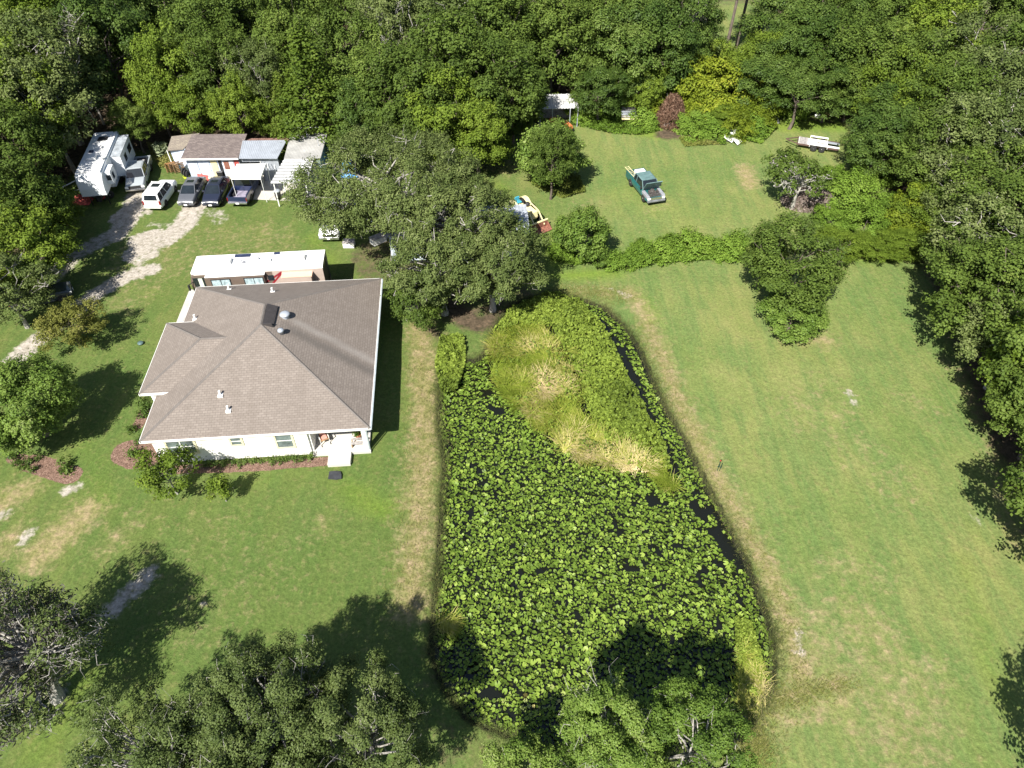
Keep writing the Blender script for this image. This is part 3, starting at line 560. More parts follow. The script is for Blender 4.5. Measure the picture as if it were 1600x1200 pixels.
hero(942,1140,5.2,'fresh green oak with pale limbs leaning over the near end of the pond', seed=46, r_=2.15, h=8.4, base=2.2, nl=38000, leaf=.095, leafm=L['broad'], barkm=M['greybark'], tr=.2, nc=80, cr=.17, n2=6, lmb=34, twig=.02)
hero(1095,1160,5,'rounded green oak at the lower right bank of the pond', seed=47, r_=2.55, h=7.6, base=1.8, nl=38000, leaf=.095, leafm=L['broad'], barkm=M['greybark'], tr=.2, nc=80, cr=.17, n2=5, lmb=30, twig=.02)
hero(805,1215,3.5,'small oak at the bottom frame on the pond bank, left of the leaning oak', seed=48, r_=1.7, h=4.6, base=1.4, nl=20000, leaf=.095, leafm=L['broad'], barkm=M['greybark'], tr=.14, nc=40, cr=.24, n2=4, lmb=22, twig=.02)
hero(950,1225,4.5,'oak cut by the bottom frame between the two pond oaks', seed=50, r_=2.6, h=7, base=1.4, nl=24000, leaf=.095, leafm=L['broad'], barkm=M['greybark'], tr=.14, nc=44, cr=.24, n2=4, lmb=22, twig=.02)
# tall bare pines in the gap of the far wood
for i, (pts, l) in enumerate([(((1130,97),(1137,15)), 'tall bare-trunked pine at the left of the gap in the far wood'), (((1150,74),(1162,15)), 'tall bare-trunked pine at the right of the gap in the far wood')]):
    x, y = P(*pts[0]); t_ = thing('pine_tree', l, 'tree', (x, y, 0)); h = 15
    mb = MB(); mb.bar((0, 0, -.2), (.3, .4, h*.5), .22, n=7, r2=.18); mb.bar((.3, .4, h*.5), (.1, .5, h), .18, n=7, r2=.07); r_ = np.random.default_rng(60+i); cl = []
    for k in range(26):
        z = h*(.55+.45*r_.random()); a = r_.random()*6.28; l_ = .5+1.3*r_.random(); e = Vector((math.cos(a)*l_, math.sin(a)*l_+.4, z+.3)); mb.bar((.2, .4, z-.2), e, .05, n=4, r2=.02); cl.append(e)
    mb.build('trunk', M['bark'], t_); cc = np.array(cl); k = r_.integers(0, len(cc), 4500); pp = cc[k]+r_.normal(size=(4500, 3))*np.array([.45, .45, .35])
    quads('crown', leaves_at(r_, pp, rand_dirs(r_, 4500)+[0, 0, .4], .3, 3), L['cedar'], t_, r_.random(4500))

# ------------------------------------------------------------------ stuff: ground plants, pond plants
def scatter(poly, n, seed, px=True):
    q = poly_px(poly) if px else poly; r = np.random.default_rng(seed); a = np.array(q); lo = a.min(0); hi = a.max(0); out = []
    tot = 0
    while tot < n:
        p = lo+(hi-lo)*r.random((n*2, 2)); p = p[inside(p[:, 0], p[:, 1], q)]; out.append(p); tot += len(p)
    return np.concatenate(out)[:n]
def leafbed(name, poly, n, h, leaf, mat, seed, px=True, z0=0, up=.8, freq=.8):
    p = scatter(poly, n, seed, px); r = np.random.default_rng(seed+1)
    hm = vnoise(p[:, 0]+50, p[:, 1]+50, freq, seed)*.55+vnoise(p[:, 0]+50, p[:, 1]+50, freq*2.9, seed+3)*.45
    top = h*np.clip(hm*1.7-.35, .08, 1); z = z0+top*(.25+.75*r.random(n)**.5); q = np.concatenate([p, z[:, None]], 1)
    nr = rand_dirs(r, n)*1.1+[0, 0, up*.7]; lv = np.clip(.55*r.random(n)+.6*vnoise(p[:, 0], p[:, 1], .35, seed+9)-.05, 0, 1)
    o = quads(name, leaves_at(r, q, nr, leaf), mat, None, lv); o['kind'] = 'stuff'; return o
def blades(name, pos, az, ln, wd, droop, mat, seed, lvv=None, z0=0):
    """curved grass blades as three-quad strips"""
    n = len(pos); r = np.random.default_rng(seed); d = np.stack([np.cos(az), np.sin(az), np.zeros(n)], 1); s = np.stack([-np.sin(az), np.cos(az), np.zeros(n)], 1)
    Q = []; prev = None
    ts = [0, .35, .7, 1.0]
    for i, tt in enumerate(ts):
        hor = ln*droop*tt**1.5; ver = ln*(1-droop*.55)*np.sin(np.minimum(tt*2.1*droop+.25, 2.6)*.9)*.75*(.35+.65*tt)
        c = np.concatenate([pos, np.full((n, 1), z0)], 1)+d*hor[:, None]; c[:, 2] += ver*1.0
        w_ = (wd*(1-tt*.85))[:, None]*s*.5; cur = (c-w_, c+w_)
        if prev is not None: Q.append(np.stack([prev[0], prev[1], cur[1], cur[0]], 1))
        prev = cur
    lv = r.random(n) if lvv is None else lvv
    return quads(name, np.concatenate(Q), mat, None, np.tile(lv, 3))
wet = leafbed('marsh_weeds', [(905,470),(934,500),(960,540),(984,590),(1010,640),(1040,690),(1050,735),(985,700),(945,690),(920,640),(905,590),(880,545),(860,505),(800,500),(790,490),(850,462)], 15500, .75, .23, L['pondweed'], 5, z0=-.25)
leafbed('marsh_weeds', [(772,520),(800,485),(850,460),(905,470),(930,500),(870,505),(810,510)], 7000, .7, .24, L['pondweed'], 6, z0=-.1)
leafbed('marsh_weeds', [(690,525),(725,530),(728,560),(715,610),(690,620),(680,570)], 5200, .9, .22, L['pondweed'], 7, z0=-.1)
leafbed('marsh_weeds', [(1150,960),(1175,970),(1195,1040),(1190,1090),(1165,1080),(1150,1010)], 5000, .4, .14, L['pondweed'], 8, z0=-.25)
STRAW = poly_px([(790,588),(840,592),(885,615),(905,650),(900,690),(935,700),(985,712),(1030,728)])
def grassmound(poly, ntuft, nb, seed, ln0=1.5):
    tp = scatter(poly, ntuft, seed); r = np.random.default_rng(seed); az0 = vnoise(tp[:, 0], tp[:, 1], .38, seed)*14+2.2
    k = np.repeat(np.arange(ntuft), nb); pos = tp[k]+r.normal(size=(len(k), 2))*.13
    az = az0[k]+r.normal(size=len(k))*(.35+1.1*r.random(ntuft)[k]); ln = ln0*(.6+.7*r.random(ntuft)[k])*(.7+.5*r.random(len(k)))
    lv = np.clip(vnoise(tp[:, 0], tp[:, 1], .5, seed+2)[k]*1.0+.6*r.random(ntuft)[k]+.2*r.random(len(k))-.47+.28*np.exp(-(segdist(tp[:, 0], tp[:, 1], STRAW)/.9)**2)[k], 0, 1)
    o = blades('tall_grass', pos, az, ln, np.full(len(k), .06), np.clip(.55+.35*r.random(len(k)), 0, .95), L['tallgrass'], seed, lv, -.3); o['kind'] = 'stuff'
grassmound([(775,530),(800,505),(845,505),(880,545),(905,590),(915,640),(940,690),(985,700),(1050,735),(1052,760),(1000,735),(930,722),(880,700),(848,668),(815,635),(785,606),(768,585),(768,550)], 640, 30, 11, 1.25)
leafbed('marsh_weeds', [(770,520),(860,510),(905,600),(925,650),(985,705),(1050,735),(1000,735),(880,702),(812,640),(765,590)], 2000, .8, .2, L['pondweed'], 61, z0=-.1)
grassmound([(1160,1000),(1200,1060),(1190,1110),(1150,1100)], 60, 30, 13, .7)
grassmound([(690,960),(705,960),(705,985),(690,990)], 12, 40, 14, .9)
# rank grass along the bank
q = np.array(POND); per = []; r = np.random.default_rng(15)
for i in range(len(POND)):
    a = q[i]; b = q[(i+1) % len(q)]; L_ = np.linalg.norm(b-a); m_ = int(L_*210); tt = r.random(m_)[:, None]; per.append(a+(b-a)*tt+r.normal(size=(m_, 2))*.24)
per = np.concatenate(per); n = len(per); o = blades('bank_grass', per, r.random(n)*6.283, .25+.45*r.random(n)*vnoise(per[:, 0], per[:, 1], .5, 4), np.full(n, .022), .35+.5*r.random(n), L['edge'], 16, np.clip(r.random(n)*.6+.5*vnoise(per[:, 0], per[:, 1], .4, 8)-.05, 0, 1), -.12); o['kind'] = 'stuff'
leafbed('lawn_weeds', [(938,165),(1012,165),(1030,205),(1000,212),(945,208),(915,200)], 6500, .55, .24, L['vine'], 21, freq=.5)
leafbed('lawn_weeds', [(1060,195),(1120,215),(1190,225),(1215,200),(1205,185),(1100,190),(1070,185)], 8000, .7, .24, L['vine'], 22, freq=.5)
leafbed('lawn_weeds', [(1060,215),(1100,215),(1130,225),(1070,230)], 1500, .25, .2, L['tuft'], 24)
leafbed('lawn_weeds', [(850,375),(870,380),(940,415),(1160,405),(1160,392),(960,400),(900,415),(860,405)], 6500, .4, .22, L['vine'], 23, freq=.5)
leafbed('lawn_weeds', [(835,270),(905,275),(915,300),(880,310),(830,290)], 4200, .45, .2, L['tuft'], 25, freq=.6)
leafbed('lawn_weeds', [(1270,380),(1430,400),(1430,410),(1280,400)], 3000, .35, .2, L['tuft'], 27, freq=.6)
leafbed('lawn_weeds', [(530,215),(610,205),(690,215),(700,240),(640,235),(560,245)], 5000, .5, .2, L['tuft'], 28, freq=.6)
leafbed('lawn_weeds', [(230,225),(262,230),(280,270),(250,262),(236,240)], 2600, .5, .18, L['tuft'], 29, freq=.6)
# grass tufts in the longer grass along the pond
r = np.random.default_rng(30); pt = []
for pts, wd, n_ in [([(655,505),(664,650),(660,760),(652,860),(640,950)], 2.2, 4500), ([(1000,500),(1040,590),(1075,665),(1125,760),(1180,860),(1225,960),(1245,1060),(1215,1130)], 1.4, 5000), ([(1200,1100),(1330,1065)],.8, 1200), ([(1160,1130),(1190,1180)],1.5,2500),([(860,452),(985,462)],1.6,2600)]:
    qq = np.array(poly_px(pts)); seg = np.linalg.norm(np.diff(qq, axis=0), axis=1); k = r.choice(len(seg), n_, p=seg/seg.sum()); tt = r.random(n_)[:, None]; pt.append(qq[k]+(qq[k+1]-qq[k])*tt+r.normal(size=(n_, 2))*wd*.42)
pt = np.concatenate(pt); n = len(pt)
o = blades('rough_grass', pt, r.random(n)*6.283, .12+.16*r.random(n), np.full(n, .03), .3+.6*r.random(n), L['tuft'], 31, np.clip(.35+.65*r.random(n), 0, 1), -.05); o['kind'] = 'stuff'

# dead snags standing in the wood
for i, (px, py, h, l) in enumerate([(1542,150,11,'pale dead snag with forked bare limbs in the upper right wood'), (1575,120,12,'second bare dead snag, just right of the forked one in the upper right wood'), (1588,215,9,'leaning bare snag at the right edge of the upper wood'), (1085,20,12,'thin bare snag beside the gap of the far wood'), (112,72,12.5,'bare grey snag among the dark trees at the upper left'), (610,95,11,'bare twiggy snag in the middle of the back wood')]):
    x, y = P(px, py, h*.7); t_ = make_tree('dead_tree', l, 'tree', 400+i, 2.0, h, h*.55, 90, .12, L['dryleaf'], M['greybark'], .13, lmb=16, n2=6, nc=20, cr=.2, twig=.03); t_.location = (x, y, 0)
# lily pads
def padmesh(kind, seed):
    r = np.random.default_rng(seed); n = 11; notch = .38; vs = [(0, 0, 0)]
    for k in range(n):
        a = notch+(2*math.pi-2*notch)*k/(n-1); rr = .5*(1+.08*r.normal())*(1.08 if kind else 1.0); cup = .10*(1 if kind == 0 else .5)+.02*r.normal()
        vs.append((math.cos(a)*rr*1.1, math.sin(a)*rr*.92, cup*(.6+.4*math.cos(2*a))))
    fs = [(0, k, k+1) for k in range(1, n)]; return np.array(vs), fs
pads = [padmesh(i % 2, 200+i) for i in range(6)]
pool = [(x, y) for x, y in POND]
cand = scatter(POND, 110000, 41, False); cand = cand[~inside(cand[:, 0], cand[:, 1], MOUND) | (np.random.default_rng(3).random(len(cand)) < .01)]
dE = segdist(cand[:, 0], cand[:, 1], POND, True)
rightbank = poly_px([(950,478),(985,505),(1012,560),(1035,620),(1060,665),(1120,770),(1160,850),(1180,900),(1200,960)])
dR = segdist(cand[:, 0], cand[:, 1], rightbank)
vn = vnoise(cand[:, 0], cand[:, 1], .7, 21)*.3+vnoise(cand[:, 0], cand[:, 1], 1.9, 22)*.7; rr0 = np.random.default_rng(71)
gap = poly_px([(1085,755),(1120,790),(1150,845),(1170,885),(1150,890),(1110,830),(1080,790)])
dark2 = poly_px([(780,480),(740,520),(690,700),(686,820),(700,830),(720,720),(760,560)])
ok = (dE > .12) & (dR > .15+.3*vn+np.where(cand[:, 1] > 38, .25, 0)) & (vn > .2+.12*rr0.random(len(cand))) & ~(inside(cand[:, 0], cand[:, 1], gap) & (vn < .66))
cand = cand[ok]; keep = []; cell = {}; rr_ = np.random.default_rng(8)
for x, y in cand:
    s = .11+.22*rr_.random()**1.2; d0 = s*.50; k = (int(x/.5), int(y/.5)); bad = False
    for i in (-1, 0, 1):
        for j in (-1, 0, 1):
            for (a, b, c) in cell.get((k[0]+i, k[1]+j), ()):
                if (a-x)**2+(b-y)**2 < ((d0+c)*.74)**2: bad = True; break
            if bad: break
        if bad: break
    if bad: continue
    cell.setdefault(k, []).append((x, y, d0)); keep.append((x, y, s))
keep.sort(key=lambda a: a[0]**2+a[1]**2); print('pads', len(keep))
near300 = []; rest = []
shade = 0
for k, (x, y, s) in enumerate(keep):
    (near300 if len(near300) < 300 and k % 1 == 0 and y > 14.2 else rest).append((x, y, s))
pm = []
for i, (vs, fs) in enumerate(pads):
    for j in range(4):
        me = bpy.data.meshes.new('lily_pad'); me.from_pydata([tuple(v) for v in vs], [], fs); a = me.attributes.new('lv', 'FLOAT', 'FACE'); a.data.foreach_set('value', np.full(len(fs), (.08, .45, .65, .9)[j]+.05*rr_.normal(), np.float32)); me.materials.append(L['pad']); pm.append(me)
def padpose():
    return rr_.normal()*.3+.08, rr_.normal()*.3, rr_.random()*6.283, -.31+.22*rr_.random()**2
for (x, y, s) in near300:
    me = pm[int(rr_.choice(24))]; o = bpy.data.objects.new('lily_pad', me); C.objects.link(o); a, b, c, z = padpose()
    o.location = (x, y, z); o.rotation_euler = (a, b, c); o.scale = (s, s, s)
    tag(o, 'round green lily pad in the near end of the pond', 'lily pad', 'lily pads in the near end of the pond')
VV = []; FF = []; LV = []; off = 0
for (x, y, s) in rest:
    vs, fs = pads[int(rr_.integers(6))]; a, b, c, z = padpose(); R = np.array(Matrix.Rotation(c, 3, 'Z') @ Matrix.Rotation(b, 3, 'Y') @ Matrix.Rotation(a, 3, 'X'))
    VV.append(vs*s @ R.T+[x, y, z]); FF += [(i+off, j+off, k+off) for i, j, k in fs]; off += len(vs); LV += [float(np.clip(rr_.beta(1.5, 1.6), 0, 1))]*len(fs)
me = bpy.data.meshes.new('lily_pads'); me.from_pydata(np.concatenate(VV).tolist(), [], FF); a = me.attributes.new('lv', 'FLOAT', 'FACE'); a.data.foreach_set('value', np.array(LV, np.float32)); me.materials.append(L['pad'])
o = bpy.data.objects.new('lily_pads', me); C.objects.link(o); o['kind'] = 'stuff'
# ------------------------------------------------------------------ house
def uvroof(o):
    me = o.data; uv = me.uv_layers.new(name='UVMap')
    for p in me.polygons:
        n = p.normal; u = Vector((0, 0, 1)).cross(n)
        if u.length < 1e-4: u = Vector((1, 0, 0))
        u.normalize(); v = n.cross(u)
        for li in p.loop_indices:
            c = me.vertices[me.loops[li].vertex_index].co; uv.data[li].uv = (c.dot(u), c.dot(v))
HA = math.radians(4.6); EZ = 2.75; HO = P(217.5, 690, EZ)
def toloc(pt, o=HO, a=HA):
    dx, dy = pt[0]-o[0], pt[1]-o[1]; return (dx*math.cos(a)+dy*math.sin(a), -dx*math.sin(a)+dy*math.cos(a))
house = thing('house', 'white stuccoed single-storey house with a large brown-grey hip roof', 'house', (*HO, 0), HA)
W_, D_ = 14.6, 16.15; wx0, wx1, wy0, wy1 = .42, W_-.42, .42, D_-.42; px0 = 10.35
mb = MB(); T_ = .15; wz = 2.62
mb.box(wx0, px0, wy0, wy0+T_, 0, wz); mb.box(wx0, wx0+T_, wy0+T_, wy1, 0, wz); mb.box(wx1-T_, wx1, 3.2, wy1, 0, wz); mb.box(wx0+T_, wx1-T_, wy1-T_, wy1, 0, wz)
mb.box(px0, px0+T_, wy0+T_, 3.2, 0, wz); mb.box(px0, wx1, 3.2, 3.2+T_, 0, wz)
mb.box(-.75, -.6, 4.75, 10.9, 0, 2.95); mb.box(-.6, wx0, 4.75, 4.9, 0, 2.95); mb.box(-.6, wx0, 10.75, 10.9, 0, 2.95)
mb.build('wall', M['wall'], house)
mb = MB(); R1 = (7.15, 7.45, 5.75); R2 = (7.1, 9.65, 5.75); e = [(0,0,EZ),(W_,0,EZ),(W_,D_,EZ),(0,D_,EZ)]
mb.add(e+[R1, R2], [(0,1,4), (1,2,5,4), (2,3,5), (3,0,4,5)])
mb.add([(0,0,EZ-.04),(W_,0,EZ-.04),(W_,D_,EZ-.04),(0,D_,EZ-.04)], [(0,3,2,1)])
EW = 3.15; wy_a, wy_b = toloc(P(217, 615.5, EW))[1], toloc(P(261, 505, EW))[1]; wxa = toloc(P(217, 615.5, EW))[0]; hy = (wy_b-wy_a)/2; ap = toloc(P(313, 524, EW+hy*.4)); rz_ = EW+hy*.4
mb.add([(wxa, wy_a, EW), (5.0, wy_a, EW), (5.0, wy_b, EW), (wxa, wy_b, EW), (wxa+hy*1.0, (wy_a+wy_b)/2, rz_), (6.0, (wy_a+wy_b)/2, rz_)], [(0,1,5,4), (2,3,4,5), (3,0,4)])
roof = mb.build('roof', M['shingle'], house); uvroof(roof)
capmb = MB()
for a, b in ((e[0], R1), (e[1], R1), (e[2], R2), (e[3], R2), (R1, R2), ((wxa, wy_a, EW), (wxa+hy, (wy_a+wy_b)/2, rz_)), ((wxa, wy_b, EW), (wxa+hy, (wy_a+wy_b)/2, rz_)), ((wxa+hy, (wy_a+wy_b)/2, rz_), (wxa+hy+2.6, (wy_a+wy_b)/2, rz_))):
    capmb.bar(Vector(a)-Vector((0,0,.075)), Vector(b)-Vector((0,0,.075)), .11, n=6)
capmb.build('ridge_cap', simple('ridge_cap_shingle', (.135,.12,.11), .9), roof)
mb = MB(); f = .19
mb.box(-.03, W_+.03, -.03, 0, EZ-f, EZ+.005); mb.box(W_, W_+.03, 0, D_, EZ-f, EZ+.005); mb.box(0, W_+.03, D_, D_+.03, EZ-f, EZ+.005); mb.box(-.03, 0, 0, D_+.03, EZ-f, EZ+.005)
mb.box(wxa-.03, 1.5, wy_a-.03, wy_a, EW-f, EW+.005); mb.box(wxa-.03, wxa, wy_a, wy_b, EW-f, EW+.005); mb.box(wxa-.03, 1.5, wy_b, wy_b+.03, EW-f, EW+.005)
mb.box(0, W_, 0, wy0-.002, EZ-f+.01, EZ-.05)
mb.build('fascia', M['white'], house)
mb = MB(); mb.box(W_+.031, W_+.13, -.05, D_, EZ-.13, EZ-.005); mb.bar((W_+.08, .35, EZ-.1), (W_-.35, .4, EZ-.45), .05, n=6); mb.bar((W_-.35, .4, EZ-.45), (W_-.35, .4, .1), .05, n=6); mb.build('gutter', simple('grey_gutter', (.33,.38,.4), .5), house)
mb = MB(); mb.box(W_-.72, W_-.43, .43, .7, .13, EZ-.2); mb.build('porch_column', M['white'], house)
mb = MB(); mb.box(px0+.02, W_-.42, .40, 3.19, -.1, .13); mb.box(px0+.02, W_-.3, .25, .3995, -.1, .12); mb.build('porch_floor', M['porch'], house)
lx, ly = toloc(P(511, 729, .2)); lx2, _ = toloc(P(547, 726, .2)); mb = MB(); mb.box(lx, lx2, -.75, .245, -.1, .2); mb.build('front_step', M['porch'], house, bevel=.02)
def window(x, z0, z1, w, parent, y=wy0, frame=M['beige'], gl=M['wglass'], mull='v'):
    mb = MB(); b = .14; yy = y-.05
    mb.box(x-w/2-b, x+w/2+b, yy, y+.02, z0-b, z0); mb.box(x-w/2-b, x+w/2+b, yy, y+.02, z1, z1+b); mb.box(x-w/2-b, x-w/2, yy, y+.02, z0, z1); mb.box(x+w/2, x+w/2+b, yy, y+.02, z0, z1)
    o = mb.build('window', frame, parent); mb = MB(); mb.box(x-w/2, x+w/2, y-.02, y+.01, z0, z1); mb.build('pane', gl, o)
    mb = MB(); t = .03
    if mull == 'v': mb.box(x-t, x+t, y-.04, y-.02, z0, z1)
    mb.box(x-w/2, x+w/2, y-.035, y-.02, (z0+z1)/2-t, (z0+z1)/2+t); mb.build('sash', M['white'], o)
for a, b, w, z0, z1, mu in ((284, 697, 1.7, .95, 2.15, 'v'), (367, 697, .62, 1.45, 2.1, 'h'), (443, 695, 1.0, .9, 2.2, 'h')): window(toloc(P(a, b, (z0+z1)/2))[0], z0, z1, w, house, mull=mu)
mb = MB(); mb.box(12.0, 12.95, 3.14, 3.2, .13, 2.2); mb.build('door', M['white'], house)
# things fixed to the roof
def roofpt(px, py):
    for z in np.arange(2.8, 6, .02):
        x, y = toloc(P(px, py, z)); 
        h = EZ+min(x/7.15*3, (W_-x)/7.45*3, y/7.45*3, (D_-y)/6.5*3)
        if h <= z: break
    return x, y, z
x, y, z = roofpt(446, 495); mb = MB(); mb.lathe([(.26,-.2),(.26,.12),(.24,.14),(.38,.22),(.32,.32),(.16,.37),(.02,.38)], (x, y, z), 20); mb.build('roof_dome', M['galv'], roof, True)
x, y, z = roofpt(440, 521); mb = MB(); mb.lathe([(.14,-.1),(.14,.22),(.24,.24),(.2,.36),(.02,.42)], (x, y, z), 16); mb.build('roof_vent', M['galv'], roof, True)
for a, b in ((344.5, 617), (357, 641), (305, 498), (358, 452), (426, 456)):
    x, y, z = roofpt(a, b); mb = MB(); mb.box(x-.16, x+.16, y-.18, y+.14, z-.1, z+.035); mb.lathe([(.075,-.1),(.075,.38),(.055,.38),(.055,.3),(.01,.3)], (x, y, z), 10); mb.build('vent_pipe', M['white'], roof)
x, y, z = roofpt(423, 490); mb = MB(); s = .4
for k in range(12): yy = R1[1]+.05+k*.18; mb.hexa([(7.28, yy, 5.72), (7.9, yy, 5.46), (7.9, yy+.15, 5.46), (7.28, yy+.15, 5.72)], [(7.28, yy, 5.84), (7.9, yy, 5.58), (7.9, yy+.15, 5.58), (7.28, yy+.15, 5.84)])
mb.box(7.28, 7.9, R1[1]-.02, R1[1]+.03, 5.4, 5.8); mb.box(7.88, 7.95, R1[1], R1[1]+2.2, 5.35, 5.56); mb.build('ridge_vent', simple('dark_vent', (.045,.04,.04), .6), roof)
# walkway, slab
mb = MB(); a = poly_px([(276,504),(286,504),(306,455),(297,452)]); 
mb = MB(); b_ = [toloc(p) for p in a]; mb.add([(x, y, .0) for x, y in a]+[(x, y, .06) for x, y in a], [(4,5,6,7),(0,1,5,4),(1,2,6,5),(2,3,7,6),(3,0,4,7)]); o = mb.build('walkway', M['concrete']); o['kind'] = 'structure'
a = poly_px([(396,311),(452,313),(497,311),(497,250),(410,250)]); mb = MB(); k = len(a); mb.add([(x, y, -.06) for x, y in a]+[(x, y, .05) for x, y in a], [tuple(range(k, 2*k))]+[(i, (i+1) % k, k+(i+1) % k, k+i) for i in range(k)]); o = mb.build('concrete_slab', M['concrete']); o['kind'] = 'structure'
# porch things
def Hw(x, y): c, s_ = math.cos(HA), math.sin(HA); return (HO[0]+x*c-y*s_, HO[1]+x*s_+y*c)
x, y = Hw(11.1, 1.35); ch = thing('rocking_chair', 'dark porch chair with a pink cushion in the left corner of the porch', 'chair', (x, y, .13), HA+.4)
mb = MB(); mb.box(-.3,.3,-.28,.3,.4,.45); mb.build('seat', M['wood'], ch); mb = MB()
for k in range(6): mb.box(-.28+k*.1, -.23+k*.1, .28, .32, .45, 1.15)
mb.box(-.3,.3,.27,.33,1.12,1.2); mb.build('backrest', M['dark'], ch)
for sx in (-1, 1):
    mb = MB(); mb.bar((sx*.3,-.45,.05),(sx*.3,.0,.0),.025); mb.bar((sx*.3,0,0),(sx*.3,.5,.08),.025); mb.build('rocker', M['dark'], ch)
    mb = MB(); mb.bar((sx*.3,-.25,.03),(sx*.3,-.25,.66),.025); mb.bar((sx*.3,.28,.05),(sx*.3,.3,.5),.025); mb.bar((sx*.3,-.3,.66),(sx*.3,.3,.66),.03); mb.build('arm', M['white'], ch)
mb = MB(); mb.box(-.22,.22,-.22,.22,.45,.53); mb.box(-.2,.2,.2,.27,.5,1.0); mb.build('cushion', simple('pink_cushion', (.55,.27,.22), .9), ch, bevel=.03)
x, y = Hw(13.4, 1.55); pt_ = thing('potted_plant', 'bright green upright plant in a clay pot beside the white porch column', 'plant', (x, y, .13))
mb = MB(); mb.lathe([(.01,0),(.17,0),(.24,.36),(.2,.36),(.19,.3),(.01,.3)], n=14); mb.build('pot', M['pot'], pt_, True)
r = np.random.default_rng(3); n = 160; pp = np.stack([r.normal(size=n)*.14, r.normal(size=n)*.14, .4+r.random(n)*.7], 1); quads('foliage', leaves_at(r, pp, rand_dirs(r, n), .26, 3), L['broad'], pt_, r.random(n))
x, y = Hw(13.45, .75); bn = thing('shelf', 'small low wooden plant bench near the front edge of the porch', 'bench', (x, y, .13), HA)
mb = MB(); mb.box(-.45,.45,-.12,.12,.32,.37); mb.box(-.45,.45,.16,.3,.5,.54); mb.build('shelf_board', M['greywood'], bn)
for sx in (-.42, .42): mb = MB(); mb.box(sx-.03, sx+.03, -.12, .3, 0, .32); mb.box(sx-.03, sx+.03, .24, .3, .32, .5); mb.build('leg', M['wood'], bn)
x, y = P(524, 743); mt = MB(); mt.add([(-.42,-.3,.0),(.1,-.36,.0),(.45,-.28,0),(.4,.05,0),(.3,.3,0),(-.1,.32,0),(-.45,.3,0)]+[(-.42,-.3,.05),(.1,-.36,.07),(.45,-.28,.05),(.4,.05,.08),(.3,.3,.06),(-.1,.32,.09),(-.45,.3,.05)], [tuple(range(7,14))]+[(i,(i+1)%7,7+(i+1)%7,7+i) for i in range(7)]); o = mt.build('rubber_mat', M['black_mat']); o.location = (x, y, .0); tag(o, 'crumpled charcoal mat lying on the lawn below the front step', 'mat')
x, y = P(220, 537); mb = MB(); mb.lathe([(.01,0),(.2,0),(.24,.1),(.2,.16),(.01,.18)], n=14); o = mb.build('valve_cover', simple('dull_green_lid', (.08,.13,.13), .5), None, True); o.location = (x, y, -.02); tag(o, 'small round grey-green lid on the lawn left of the house', 'lid')
# bedding plants
r = np.random.default_rng(12)
bed = [(Hw(x, .02)[0], Hw(x, .02)[1], .21) for x in np.linspace(3.4, 10.3, 14)]
GB = 'little shrubs in the mulch strip along the front wall'
def shrublet(x, y, s, mat, nl, label, group, sd):
    t_ = thing('bedding_plant', label, 'plant', (x, y, -.02), r.random()*6, group); rr = np.random.default_rng(sd)
    V, lv, c = crown(sd, s, s*1.5, 0, nl, s*.42, shape='mound', nc=10, cr=.45); quads('foliage', V, mat, t_, lv); mb = MB()
    for k in range(5): mb.bar((0,0,0), tuple(c[k]), .012, n=3, r2=.005)
    mb.build('stem', M['bark'], t_); return t_
for i, (x, y, s) in enumerate(bed): shrublet(x, y, s+r.random()*.06, L['camphor'], 150, 'small dark green shrub in the mulch strip along the front wall', GB, 300+i)
for i, (a, b, s) in enumerate([(212,712,.34),(232,640,.4),(226,645,.36),(222,628,.3),(218,690,.26),(206,672,.3)]): shrublet(*P(a, b), s, L['camphor'], 260, 'small green shrub at the left end of the house' if i else 'single small shrub in the round mulch bed at the house corner', 'shrubs at the left end of the house' if i else None, 330+i)
for i, (a, b, s) in enumerate([(28,722,.28),(34,733,.25),(47,722,.26),(52,735,.24),(22,712,.3),(62,716,.2),(100,728,.38),(110,735,.3)]): shrublet(*P(a, b), s, L['camphor'], 200, 'small shrub planted in the long mulch bed at the left edge', 'shrubs in the left mulch bed', 350+i)
x, y = P(252, 236, .4); al = thing('aloe_plant', 'pale spiky clump of long leaves left of the sheds', 'plant', (x, y, 0)); r2 = np.random.default_rng(8); n = 260
az = r2.random(n)*6.28; pp = np.stack([np.cos(az)*r2.random(n)*.9, np.sin(az)*r2.random(n)*.9, .2+r2.random(n)*1.0], 1); quads('foliage', leaves_at(r2, pp, rand_dirs(r2, n)+[0,0,.6], .5, 5), L['palm'], al, r2.random(n))
x, y = P(1122, 735); gs = thing('yard_stakes', 'pair of thin dark green stakes with a red cap standing right of the pond', 'stake', (x, y, -.05))
for k, (dx, hh) in enumerate(((-.06, 1.0), (.1, .8))):
    mb = MB(); mb.bar((dx,0,0),(dx+.02,0,hh),.022,n=5); mb.box(dx-.06,dx+.08,-.01,.01,hh*.45,hh*.52); mb.build('stake', M['dkgreen'], gs)
mb = MB(); mb.lathe([(.01,0),(.05,.02),(.05,.08),(.01,.1)], (-.04,0,1.02), 8); mb.build('cap', simple('dull_red_cap', (.3,.03,.02), .5), gs)

